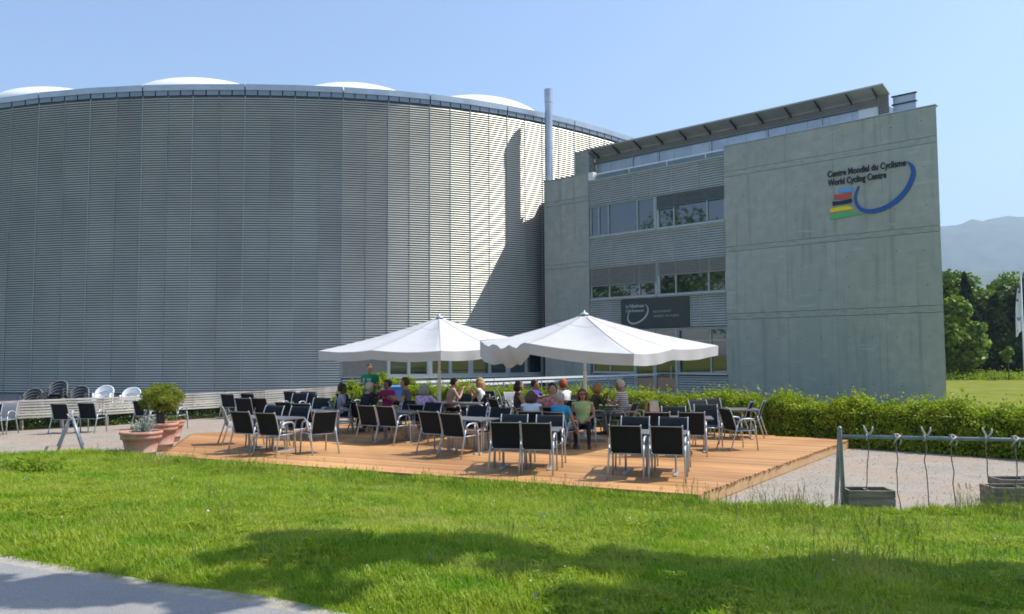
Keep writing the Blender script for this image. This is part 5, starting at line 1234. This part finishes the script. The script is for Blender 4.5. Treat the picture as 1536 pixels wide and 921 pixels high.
# trestle end of a second rack at the left
t0 = G(109, 668, 0.0); t0 = Vector((AT(109, 18.3), 18.3, 0)); htr = EYE - (624 - 536) * 18.3 / 1200
at = empty('metal_trestle', (t0.x, t0.y, 0)); tag(at, 'grey tubular steel A shaped trestle with rope tied at its top, left gravel', 'trestle')
for s, dx in ((-1, -0.30), (1, 0.33)): MB().tube([(dx, 0.0, 0.0), (s*0.02, 0, htr)], 0.032, 10).build('leg', M['galv'], at, smooth=True)
MB().tube([(0, -0.05, htr - 0.06), (-0.99, 1.8, htr - 0.08)], 0.026, 10).build('crossbar', M['galv'], at, smooth=True)
for dx in (-1.29, -0.66): MB().tube([(dx, 1.8, 0.0), (-0.99, 1.82, htr - 0.07)], 0.03, 8).build('leg', M['galv'], at, smooth=True)
mb = MB(); mb.tube([(-0.07, -0.03, htr + 0.06), (-0.02, -0.04, htr), (0.05, -0.03, htr - 0.05), (-0.05, -0.05, htr - 0.1), (-0.10, -0.04, htr - 0.2), (-0.06, -0.04, htr - 0.32)], [0.012, 0.018, 0.016, 0.016, 0.012, 0.008], 7)
mb.tube([(0.07, -0.02, htr + 0.08), (0.02, -0.03, htr + 0.03), (-0.04, -0.05, htr - 0.04)], [0.01, 0.016, 0.014], 7); mb.build('rope', M['rope'], at, smooth=True)
# timber planter crates by the right rack
def crate(px, py, w_, d_c, h_, rz, label):
    p = G(px, py, 0.0); o = empty('timber_crate', (p.x, p.y, 0), rz); tag(o, label, 'crate', 'timber planter crates under the bike rack')
    for k in range(3):
        z0 = 0.005 + k*h_/3; z1 = z0 + h_/3 - 0.008
        MB().bbox(-w_/2, w_/2, -0.015, 0.015, z0, z1, 0.004).build('side_board', M['crate'], o)
        b = MB().bbox(-w_/2, w_/2, d_c-0.015, d_c+0.015, z0, z1, 0.004).build('side_board', M['crate'], o)
        for s in (-1, 1): MB().box(s*(w_/2-0.015)-0.015, s*(w_/2-0.015)+0.015, 0.017, d_c-0.017, z0, z1).build('end_board', M['crate'], o)
    MB().box(-0.012, 0.012, 0.017, d_c-0.017, 0.02, h_-0.02).build('divider', M['crate'], o)
    MB().box(-w_/2+0.03, w_/2-0.03, 0.017, d_c-0.017, 0.012, 0.03).build('crate_floor', M['crate'], o); return o
crate(1309, 771, 0.62, 0.34, 0.32, -0.06, 'weathered timber crate with a divider, standing below the first hooks')
crate(1545, 771, 0.95, 0.34, 0.36, -0.02, 'weathered timber crate at the right edge, the nearer of two')
crate(1552, 754, 0.95, 0.34, 0.34, -0.02, 'weathered timber crate at the right edge, standing behind another')

# ------------------------------------------------------------------ hedge and other planting
HP = [(15.5, 11.6), (12.9, 14.6), (10.55, 17.0), (7.95, 19.25), (6.5, 20.8), (3.65, 23.2), (1.3, 25.4), (-1.05, 27.4), (-3.9, 29.7), (-6.6, 31.9)]
def band_leaves(P, width, zf, n_per_m, seed, jit=0.08, z0=0.0):
    g = np.random.default_rng(seed); out = []; nr = []
    for i in range(len(P) - 1):
        a = np.array(P[i]); b = np.array(P[i+1]); L_ = np.linalg.norm(b - a); n = int(L_ * n_per_m); d = (b - a)/L_; q = np.array([-d[1], d[0]])
        if q[1] > 0: q = -q                                       # q points to the viewer side
        t = g.uniform(0, 1, n); c = a + (b - a) * t[:, None]; kk = g.uniform(0, 1, n)
        for k in range(n):
            x, y = c[k]; A_ = zf(x, y); H_ = A_ * (0.96 + 0.26*noise.noise(Vector((x*1.3, y*1.3, 1))) + 0.18*noise.noise(Vector((x*3.5, y*3.5, 4))))
            if kk[k] < 0.52:                                      # front face
                z = g.uniform(z0, H_); off_ = 0.02 + 0.22*A_*(1 - z/H_) + 0.12*noise.noise(Vector((x*2.2, z*2.5, y*2.2))) + 0.06*noise.noise(Vector((x*7, z*7, y*7))) - 0.16*max(z/H_ - 0.8, 0)*5*0.3; p = (x - q[0]*off_*-1, y - q[1]*off_*-1, z); nn = (q[0], q[1], 0.35)
            else:
                s_ = g.uniform(0, width); e_ = abs(s_/width*2 - 1)**3; p = (x - q[0]*s_, y - q[1]*s_, H_ - 0.10*e_ + g.normal()*0.025 + (g.uniform(0, 0.28) if g.random() < 0.07 else 0)); nn = (q[0]*0.3, q[1]*0.3, 1)
            p = (p[0] + g.normal()*jit*0.4, p[1] + g.normal()*jit*0.4, p[2] + g.normal()*jit*0.3)
            out.append(p); nr.append(nn)
    nr = np.array(nr); nr = nr / np.linalg.norm(nr, axis=1)[:, None]; return np.array(out), nr
hc_, hn_ = band_leaves(HP, 0.9, lambda x, y: 1.03, 4600, 21, jit=0.14)
hedge = empty('hedge', (7.95, 19.25, 0)); tag(hedge, 'long bright green clipped hedge running behind the terrace', 'hedge')
lm = leaf_mesh('foliage', hc_ - np.array([7.95, 19.25, 0]), 0.068, [M['hedge']], nrm=hn_, bias=0.12, aspect=0.7, seed=9)
link(bpy.data.objects.new('foliage', lm), hedge)
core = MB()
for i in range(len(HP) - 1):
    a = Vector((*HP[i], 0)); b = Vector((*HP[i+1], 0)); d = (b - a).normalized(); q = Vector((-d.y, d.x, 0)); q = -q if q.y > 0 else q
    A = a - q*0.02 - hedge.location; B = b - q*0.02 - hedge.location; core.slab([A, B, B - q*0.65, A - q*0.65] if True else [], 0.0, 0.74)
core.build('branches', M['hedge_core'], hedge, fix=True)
# bushes behind the waiter
for px, Y, rx, hz_, lb, sd in ((566, 26.5, 0.42, 1.9, 'tall green shrub standing right behind the waiter', 31), (530, 27.2, 0.65, 1.45, 'bushy green shrub left of the waiter', 32), (605, 28.5, 0.8, 1.45, 'broad green shrub right of the waiter', 33)):
    x = AT(px, Y); o = empty('shrub', (x, Y, 0)); tag(o, lb, 'shrub', 'shrubs behind the waiter')
    c_, n_ = clumps((0, 0, hz_*0.55), rx, rx*0.8, hz_*0.42, 26, 0.2, 150, seed=sd)
    link(bpy.data.objects.new('foliage', leaf_mesh('foliage', c_, 0.085, [M['hedge']], nrm=n_, bias=0.3, seed=sd)), o)
    st = MB()
    for k in range(5): st.tube([(0.04*k - 0.08, 0, 0), (math.cos(k*1.4)*rx*0.5, math.sin(k*1.4)*rx*0.4, hz_*0.7)], [0.02, 0.008], 6)
    st.build('stem', M['bark'], o)
# ground cover under the fence
bed = MB().slab([(p[0] + 0.1, p[1] + 0.15) for p in FP] + [(p[0] + 0.9, p[1] + 1.9) for p in reversed(FP)], -0.1, 0.03).build('planting_bed', M['soil'], fix=True); tag(bed, kind='structure')
gp = [(p[0] + 0.15, p[1] + 0.5) for p in FP]
c_, n_ = band_leaves(gp, 1.3, lambda x, y: 0.40, 1800, 41)
o = link(bpy.data.objects.new('ground_cover', leaf_mesh('ground_cover', c_, 0.085, [M['herb']], nrm=n_, bias=0.3, seed=12))); tag(o, 'low green leafy ground cover below the slat fence', 'ground cover', kind='stuff')
# ------------------------------------------------------------------ trees
def tree(x, y, H_, cr, label, material, sd, ncl=60, per=160, leaf=0.3, z_low=0.12, group='trees beyond the field', nm='broadleaf_tree', trunk_r=0.25, clr=None, cat='tree', lean=(0, 0)):
    o = empty(nm, (x, y, 0)); tag(o, label, cat, group)
    zc = H_*(z_low + 1)/2; rz = H_*(1 - z_low)/2*0.92
    c_, n_ = clumps((lean[0], lean[1], zc), cr, cr, rz, ncl, clr or cr*0.42, per, seed=sd, shell=0.35)
    if nm == 'conifer_tree':
        t = np.clip((c_[:, 2]) / H_, 0, 1); k = (1 - t)*1.25 + 0.05; c_[:, 0] *= k; c_[:, 1] *= k
    c_ = c_[c_[:, 2] > 0.1]; n_ = n_[:len(c_)]
    link(bpy.data.objects.new('crown', leaf_mesh('crown', c_, leaf, [material], nrm=n_, bias=0.25, aspect=0.75, seed=sd)), o)
    tm = MB(); tm.tube([(0, 0, -0.1), (0.05*trunk_r, 0, H_*0.3), (lean[0]*0.5, lean[1]*0.5, H_*0.55), (lean[0], lean[1], H_*0.85)], [trunk_r*1.25, trunk_r, trunk_r*0.7, trunk_r*0.15], 10)
    g = random.Random(sd)
    tm.build('trunk', M['bark'], o, smooth=True)
    for k in range(6):
        a = k*1.05 + g.random(); z = H_*g.uniform(0.3, 0.6); MB().tube([(lean[0]*0.3, lean[1]*0.3, z), (lean[0]*0.5 + cr*0.4*math.cos(a), lean[1]*0.5 + cr*0.4*math.sin(a), z + H_*0.1), (lean[0] + cr*0.75*math.cos(a), lean[1] + cr*0.75*math.sin(a), z + H_*0.2)], [trunk_r*0.5, trunk_r*0.3, trunk_r*0.08], 7).build('limb', M['bark'], o, smooth=True)
    return o
for px, Y, H_, cr, lb, mt_, sd, nm in (
  (1425, 70, 7.0, 2.4, 'pale green willow like tree beside the concrete wall edge', 'leaf_b', 51, 'broadleaf_tree'),
  (1428, 80, 10.3, 3.6, 'tall mid green tree behind the pale one by the concrete wall', 'leaf_a', 52, 'broadleaf_tree'),
  (1452, 76, 9.9, 2.4, 'dark narrow conifer between lighter trees', 'leaf_c', 53, 'conifer_tree'),
  (1478, 77, 9.1, 3.2, 'rounded bright topped tree in the middle of the row', 'leaf_a', 54, 'broadleaf_tree'),
  (1496, 73, 8.0, 2.2, 'dark lower conifer in the middle of the row', 'leaf_c', 55, 'conifer_tree'),
  (1522, 79, 10.6, 3.2, 'tallest loose green tree near the flagpole', 'leaf_a', 56, 'broadleaf_tree'),
  (1545, 74, 9.6, 3.2, 'dark green tree behind the flagpole at the right edge', 'leaf_c', 57, 'broadleaf_tree'),
  (1585, 78, 10.4, 4.0, 'mid green tree just past the right edge', 'leaf_a', 58, 'broadleaf_tree'),
  (1640, 76, 9.6, 4.0, 'bright green tree well past the right edge', 'leaf_b', 59, 'broadleaf_tree')):
    tree(AT(px, Y), Y, H_, cr, lb, M[mt_], sd, ncl=105, per=190, leaf=0.42, z_low=0.0, nm=nm)
g = np.random.default_rng(3)
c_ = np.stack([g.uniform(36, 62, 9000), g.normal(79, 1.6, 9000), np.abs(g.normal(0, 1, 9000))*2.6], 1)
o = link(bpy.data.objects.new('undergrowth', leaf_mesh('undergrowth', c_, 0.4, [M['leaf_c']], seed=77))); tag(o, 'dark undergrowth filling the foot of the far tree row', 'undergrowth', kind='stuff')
tree(AT(1512, 66), 66, 3.0, 0.55, 'thin young sapling in front of the dark trees', M['leaf_b'], 61, ncl=14, per=40, leaf=0.22, z_low=0.35, nm='sapling', trunk_r=0.04, group=None)
c_ = np.stack([g.uniform(28, 60, 16000), g.normal(68.5, 1.2, 16000), np.abs(g.normal(0, 0.28, 16000))], 1)
o = link(bpy.data.objects.new('tall_weeds', leaf_mesh('tall_weeds', c_, 0.28, [M['hedge']], aspect=0.3, seed=78))); tag(o, 'strip of tall bright weeds at the far edge of the field', 'weeds', kind='stuff')
# overhanging trees beside the path, beyond the right of the frame, and the ones mirrored in the windows
for x, y, H_, cr, sd, lb, ln in ((7.8, 3.2, 10.8, 2.5, 71, 'leafy path side tree shading the lawn, farthest right', (0.3, 3.0)), (5.8, -1.0, 11.0, 2.6, 72, 'leafy path side tree right of the camera', (-1.2, 6.4)), (3.2, -3.0, 11.5, 2.6, 73, 'leafy path side tree behind the camera', (-0.6, 7.0)), (0.5, -3.5, 10.5, 2.0, 74, 'leafy path side tree behind the camera at the left', (-0.6, 7.0))):
    pass
def shade_tree(x, y, H_, cxy, rr_, sd, lb, ncl=44, cr_=0.24):
    o = empty('path_tree', (x, y, 0.55)); tag(o, lb, 'tree', 'trees along the path')
    cx, cy_ = cxy; zc = H_ - 1.4
    c_, n_ = clumps((cx - x, cy_ - y, zc), rr_[0], rr_[1], 1.0, ncl, cr_, 75, seed=sd, shell=0.15)
    zmin = EYE - 0.55 + 0.50 * np.maximum(c_[:, 1] + y, 0) + 0.6
    keep = c_[:, 2] > zmin; c_ = c_[keep]; n_ = n_[keep]
    link(bpy.data.objects.new('crown', leaf_mesh('crown', c_, 0.20, [M['leaf_a']], nrm=n_, bias=0.2, aspect=0.8, seed=sd)), o)
    MB().tube([(0, 0, -0.3), (0, 0, H_*0.5), ((cx-x)*0.35, (cy_-y)*0.35, H_*0.8), ((cx-x)*0.8, (cy_-y)*0.8, zc)], [0.22, 0.18, 0.1, 0.03], 10).build('trunk', M['bark'], o, smooth=True)
SHADE = [(9.2, 3.0, 9.0, (8.6, 6.7), (1.6, 0.7), 71, 'leafy path side tree shading the lawn, farthest right'),
 (7.2, 1.0, 8.6, (6.2, 6.8), (1.3, 0.6), 72, 'leafy path side tree right of the camera'),
 (5.2, -1.6, 8.6, (3.8, 7.3), (1.2, 0.6), 73, 'leafy path side tree behind the camera'),
 (6.0, -3.0, 7.6, (6.0, 5.8), (2.0, 0.6), 74, 'leafy path side tree farthest behind the camera', 44, 0.26),
 (2.6, -4.0, 7.6, (1.6, 6.1), (1.6, 0.5), 75, 'leafy path side tree left of the others', 18, 0.24)]
for a in SHADE: shade_tree(*a)
k = 0
for x, y, H_, cr in ((-46, 24, 22, 6), (-54, 34, 15, 7), (-40, 8, 14, 5), (-58, 12, 18, 7), (-30, -14, 12, 5), (-14, -22, 13, 6), (2, -26, 14, 6), (18, -22, 13, 6), (-44, -6, 13, 6), (34, -12, 13, 6)):
    k += 1
    tree(x, y, H_, cr, 'broad green park tree ' + ['left of the hall, nearest it', 'left of the hall, tallest there', 'left of the gravel, smallest', 'far left beyond the others', 'behind the camera to the left', 'behind the camera, middle left', 'behind the camera, tallest', 'behind the camera, middle right', 'far left behind the camera', 'far right behind the camera'][k-1], M['leaf_b' if k % 3 == 0 else 'leaf_a'], 90 + k, ncl=46, per=70, leaf=0.5, z_low=0.15, group='trees around the camera', nm='park_tree')
# ------------------------------------------------------------------ flag
fx = AT(1536, 52.0); fl = empty('flagpole', (fx, 52, 0)); tag(fl, 'white flagpole with hanging white and violet banner at the right edge', 'flagpole')
zt_ = EYE - (413 - 530) * 52 / 1200
MB().lathe([(0.06, 0), (0.045, zt_), (0.0, zt_ + 0.05)], 12).build('pole', M['white_metal'], fl, smooth=True)
def flag_x(n, l, vec, col, p):
    return mixc(n, l, ntex(n, l, vec, 1.6, 2, (1, 1, 0.8), 0.58, 0.61), col, (0.22, 0.16, 0.42))
M['flag'] = mat('flag', (0.74, 0.74, 0.78), (0.8, 0.8, 0.83), 0.8, scale=1, transl=0.3, extra=flag_x)
mb = MB(); vs = []
for i in range(9):
    for j in range(14):
        a = i/8; b = j/13; w_ = 0.18 + 1.1*a*(0.25 + 0.75*math.sin(min(b*1.6, 1)*PI/2)); vs.append((-0.06 - 0.0 + w_*a*(-0.35 + 0.0), 0.10*math.sin(a*9 + b*3), zt_ - 0.35 - 3.1*b - 0.6*a))
mb.add(vs, [(i*14+j, i*14+j+1, (i+1)*14+j+1, (i+1)*14+j) for i in range(8) for j in range(13)]); mb.build('banner', M['flag'], fl, smooth=True)

# ------------------------------------------------------------------ grass
def blade(mb, x, y, h, w_, a, bend, mi=0):
    dx, dy = math.cos(a), math.sin(a); sx, sy = -dy*w_/2, dx*w_/2
    p1 = (x + dx*bend*0.3, y + dy*bend*0.3, h*0.5); p2 = (x + dx*bend*0.75, y + dy*bend*0.75, h*0.85); p3 = (x + dx*bend*1.15, y + dy*bend*1.15, h)
    n = len(mb.v); mb.v += [(x-sx, y-sy, -0.02), (x+sx, y+sy, -0.02), (p1[0]+sx*0.9, p1[1]+sy*0.9, p1[2]), (p1[0]-sx*0.9, p1[1]-sy*0.9, p1[2]), (p2[0]+sx*0.6, p2[1]+sy*0.6, p2[2]), (p2[0]-sx*0.6, p2[1]-sy*0.6, p2[2]), p3]
    mb.f += [(n, n+1, n+2, n+3), (n+3, n+2, n+4, n+5), (n+5, n+4, n+6)]; mb.m += [mi]*3
def tufts(kind, nvar, seed):
    col = bpy.data.collections.new(kind); g = random.Random(seed)
    for v_ in range(nvar):
        mb = MB()
        if kind == 'grass_tuft':
            for _ in range(16):
                r = g.uniform(0, 0.085); a = g.uniform(0, 2*PI); blade(mb, r*math.cos(a), r*math.sin(a), g.uniform(0.03, 0.095), g.uniform(0.005, 0.010), g.uniform(0, 2*PI), g.uniform(0.015, 0.07), 0)
        elif kind == 'clover':
            for _ in range(14):
                r = g.uniform(0, 0.07); a = g.uniform(0, 2*PI); h = g.uniform(0.03, 0.08); x, y = r*math.cos(a), r*math.sin(a)
                for q in range(3):
                    b = a + q*2.09; mb.add([(x, y, h), (x+0.016*math.cos(b-0.5), y+0.016*math.sin(b-0.5), h+0.005), (x+0.026*math.cos(b), y+0.026*math.sin(b), h), (x+0.016*math.cos(b+0.5), y+0.016*math.sin(b+0.5), h+0.005)], [(0,1,2,3)], 0)
        elif kind == 'seed_stem':
            for _ in range(4):
                r = g.uniform(0, 0.08); a = g.uniform(0, 2*PI); x, y = r*math.cos(a), r*math.sin(a); h = g.uniform(0.2, 0.42); b = g.uniform(0, 2*PI); bd = g.uniform(0.01, 0.07)
                tx, ty = x+bd*math.cos(b), y+bd*math.sin(b)
                mb.tube([(x, y, 0), (x+bd*0.4*math.cos(b), y+bd*0.4*math.sin(b), h*0.6), (tx, ty, h)], 0.0016, 3, mi=0, cap=False)
                for q in range(7):
                    z = h - 0.012*q; c = g.uniform(0, 2*PI); mb.add([(tx, ty, z-0.008), (tx+0.008*math.cos(c), ty+0.008*math.sin(c), z), (tx, ty, z+0.012)], [(0,1,2)], 1)
            for _ in range(5): blade(mb, g.uniform(-.05, .05), g.uniform(-.05, .05), g.uniform(0.12, 0.24), 0.006, g.uniform(0, 2*PI), g.uniform(0.02, 0.09), 2)
        elif kind == 'flower':
            mb.tube([(0, 0, 0), (0.01, 0, 0.1), (0.015, 0, 0.17)], 0.0016, 3, mi=0, cap=False)
            if v_ == 0:
                for q in range(8): mb.ell((0.015 + 0.008*math.cos(q*2), 0.008*math.sin(q*2), 0.11 + q*0.009), 0.006, 0.006, 0.005, 5, 3, mi=1)
            else: mb.ell((0.015, 0, 0.172), 0.012, 0.012, 0.008, 6, 4, mi=2)
        mats = {'grass_tuft': [M['blade'] if v_ % 2 else M['blade2']], 'clover': [M['hedge']], 'seed_stem': [M['blade2'], M['seed'], M['blade']], 'flower': [M['blade2'], M['petal'], M['petal_w']]}[kind]
        o = bpy.data.objects.new(kind + '_source', mb.mesh(kind, mats)); col.objects.link(o)
    return col
def scatter(name, pts, rots, scs, col, label, cat):
    me = bpy.data.meshes.new(name); me.vertices.add(len(pts)); me.vertices.foreach_set('co', np.asarray(pts, np.float32).ravel())
    a = me.attributes.new('rot', 'FLOAT_VECTOR', 'POINT'); a.data.foreach_set('vector', np.asarray(rots, np.float32).ravel())
    a = me.attributes.new('scl', 'FLOAT', 'POINT'); a.data.foreach_set('value', np.asarray(scs, np.float32)); me.update()
    o = link(bpy.data.objects.new(name, me)); tag(o, label, cat, kind='stuff')
    ng = bpy.data.node_groups.new(name, 'GeometryNodeTree'); ng.interface.new_socket('Geometry', in_out='INPUT', socket_type='NodeSocketGeometry'); ng.interface.new_socket('Geometry', in_out='OUTPUT', socket_type='NodeSocketGeometry')
    N = ng.nodes; gi = N.new('NodeGroupInput'); go = N.new('NodeGroupOutput'); ip = N.new('GeometryNodeInstanceOnPoints'); ci = N.new('GeometryNodeCollectionInfo')
    ci.inputs['Collection'].default_value = col; ci.inputs['Separate Children'].default_value = True; ci.inputs['Reset Children'].default_value = True
    ar = N.new('GeometryNodeInputNamedAttribute'); ar.data_type = 'FLOAT_VECTOR'; ar.inputs[0].default_value = 'rot'; asx = N.new('GeometryNodeInputNamedAttribute'); asx.data_type = 'FLOAT'; asx.inputs[0].default_value = 'scl'
    ip.inputs['Pick Instance'].default_value = True; Lk = ng.links.new
    Lk(gi.outputs[0], ip.inputs['Points']); Lk(ci.outputs[0], ip.inputs['Instance']); Lk(ar.outputs[0], ip.inputs['Rotation']); Lk(asx.outputs[0], ip.inputs['Scale']); Lk(ip.outputs[0], go.inputs[0])
    md = o.modifiers.new('scatter', 'NODES'); md.node_group = ng; return o
g = np.random.default_rng(17)
def lawn_points(n, margin=0.0, past=0.0):
    P = []
    while len(P) < n:
        y = 3.8 + 16.0 * g.random()**1.15; x = g.uniform(-0.80*y - 1.8, 0.78*y + 1.5)
        if y < lawn_edge(x) + past*abs(g.normal()) - margin*0.06 and y > path_edge(x) + 0.04 + 0.1*g.random():
            P.append((x, y, lh(x, y)))
    return np.array(P)
def rs_(P, lo=0.7, hi=1.25):
    n = len(P); r = np.stack([g.normal(0, 0.12, n), g.normal(0, 0.12, n), g.uniform(0, 6.28, n)], 1)
    s_ = np.array([(lo + (hi - lo) * g.random()) * (1 + 0.55*noise.noise(Vector((p[0]*0.9, p[1]*0.9, 2))) + 0.3*noise.noise(Vector((p[0]*3, p[1]*3, 5)))) for p in P])
    ed = np.array([p[1] - path_edge(p[0]) for p in P]); s_ *= np.clip(0.45 + ed/1.2, 0.45, 1.0)
    return r, np.clip(s_, 0.3, 2)
P = lawn_points(82000, past=0.05); Q = []
while len(Q) < 2600:                                          # ranker growth right along the terrace and gravel edge
    x = g.uniform(-13, 9); y = lawn_edge(x) - abs(g.normal()) * 0.16 - 0.02; Q.append((x, y, lh(x, y)))
r_, s_ = rs_(P); r2, s2_ = rs_(np.array(Q), 1.2, 2.0); P = np.concatenate([P, Q]); r_ = np.concatenate([r_, r2]); s_ = np.concatenate([s_, s2_]); scatter('lawn_grass', P, r_, s_, tufts('grass_tuft', 6, 1), 'dense green grass of the sloping lawn in front', 'grass')
P = lawn_points(9000); q = np.array([noise.noise(Vector((p[0]*0.7, p[1]*0.7, 20))) > 0.08 for p in P]); P = P[q]; r_, s_ = rs_(P); scatter('clover_patches', P, r_, s_, tufts('clover', 4, 2), 'patches of small round leaved clover in the lawn', 'clover')
P = lawn_points(9000, past=0.22); w_ = np.array([0.22 + 1.2*noise.noise(Vector((p[0]*0.5, p[1]*0.5, 40))) + (0.5 if lawn_edge(p[0]) - p[1] < 1.6 else 0) + (0.03*p[0] if p[0] > 2 else 0) + (0.7 if p[0] > 2.4 and lawn_edge(p[0]) - p[1] < 0.7 else 0) - (0.45 if p[0] < -3 and lawn_edge(p[0]) - p[1] > 1.5 else 0) for p in P]); P = P[w_ > g.uniform(0.25, 1.35, len(P))]
r_, s_ = rs_(P, 0.45, 0.85); s_ *= np.where((P[:, 0] > 2.4) & (P[:, 1] > 10.2), 1.35, 1.0); P[:, 2] = [lh(p[0], min(p[1], lawn_edge(p[0]))) for p in P]; scatter('tall_grass', P, r_, s_, tufts('seed_stem', 5, 3), 'thin tall grass stems with seed heads at the lawn edge', 'grass')
P = lawn_points(170); r_, s_ = rs_(P); s_ *= 0.6; scatter('wild_flowers', P, r_, s_, tufts('flower', 2, 4), 'small violet and white wild flowers dotted in the lawn', 'flowers')
# thicker weed clumps at the left of the lawn
gw = np.random.default_rng(5); c_ = np.stack([gw.normal(0, 0.22, 500), gw.normal(0, 0.16, 500), np.abs(gw.normal(0.1, 0.06, 500))], 1)
wd = G(40, 724, 0.25); o = link(bpy.data.objects.new('weed_clump', leaf_mesh('weed_clump', c_, 0.12, [M['blade']], nrm=np.tile([0.6, -0.7, 0.2], (500, 1)), bias=0.3, aspect=0.16, seed=4))); o.location = (wd.x, wd.y, lh(wd.x, wd.y)); tag(o, 'darker green weed clump in the lawn at the left edge', 'weed')
# gravel stones
g = np.random.default_rng(23); n = 7000; X = g.uniform(-15, 12, n); Y = g.uniform(10.5, 24, n); ok = np.array([Y[i] > lawn_edge(X[i]) + 0.05 for i in range(n)]); X = X[ok]; Y = Y[ok]; n = len(X)
s_ = g.uniform(0.006, 0.016, n); base = np.array([(-1, -1, 0), (1, -1, 0), (1, 1, 0), (-1, 1, 0), (0, 0, 1.1)]); rot = g.uniform(0, 6.28, n)
V = np.zeros((n, 5, 3)); c, s2 = np.cos(rot)[:, None], np.sin(rot)[:, None]
V[:, :, 0] = X[:, None] + (base[None, :, 0]*c - base[None, :, 1]*s2)*s_[:, None]; V[:, :, 1] = Y[:, None] + (base[None, :, 0]*s2 + base[None, :, 1]*c)*s_[:, None]; V[:, :, 2] = base[None, :, 2]*s_[:, None] + 0.0005
me = bpy.data.meshes.new('gravel_stones'); me.from_pydata(V.reshape(-1, 3).tolist(), [], [tuple(np.array(f) + 5*i) for i in range(n) for f in ((0,1,4),(1,2,4),(2,3,4),(3,0,4))]); me.materials.append(M['gravel'])
tag(link(bpy.data.objects.new('gravel_stones', me)), 'loose pale stones scattered over the gravel', 'gravel', kind='stuff')
# ------------------------------------------------------------------ haze
HAZE = 0.00026
hz = MB().box(-4300, 4300, -700, 4300, -1.5, 760).build('haze', [bpy.data.materials.new('haze')]); tag(hz, kind='stuff')
hm = hz.data.materials[0]; hm.use_nodes = True; n = hm.node_tree.nodes; n.remove(n['Principled BSDF']); pv = n.new('ShaderNodeVolumePrincipled')
pv.inputs['Color'].default_value = (0.63, 0.80, 1.0, 1); pv.inputs['Density'].default_value = HAZE; pv.inputs['Anisotropy'].default_value = 0.2
hm.node_tree.links.new(pv.outputs[0], n['Material Output'].inputs['Volume'])
hm.node_tree.nodes['Material Output'].is_active_output = True
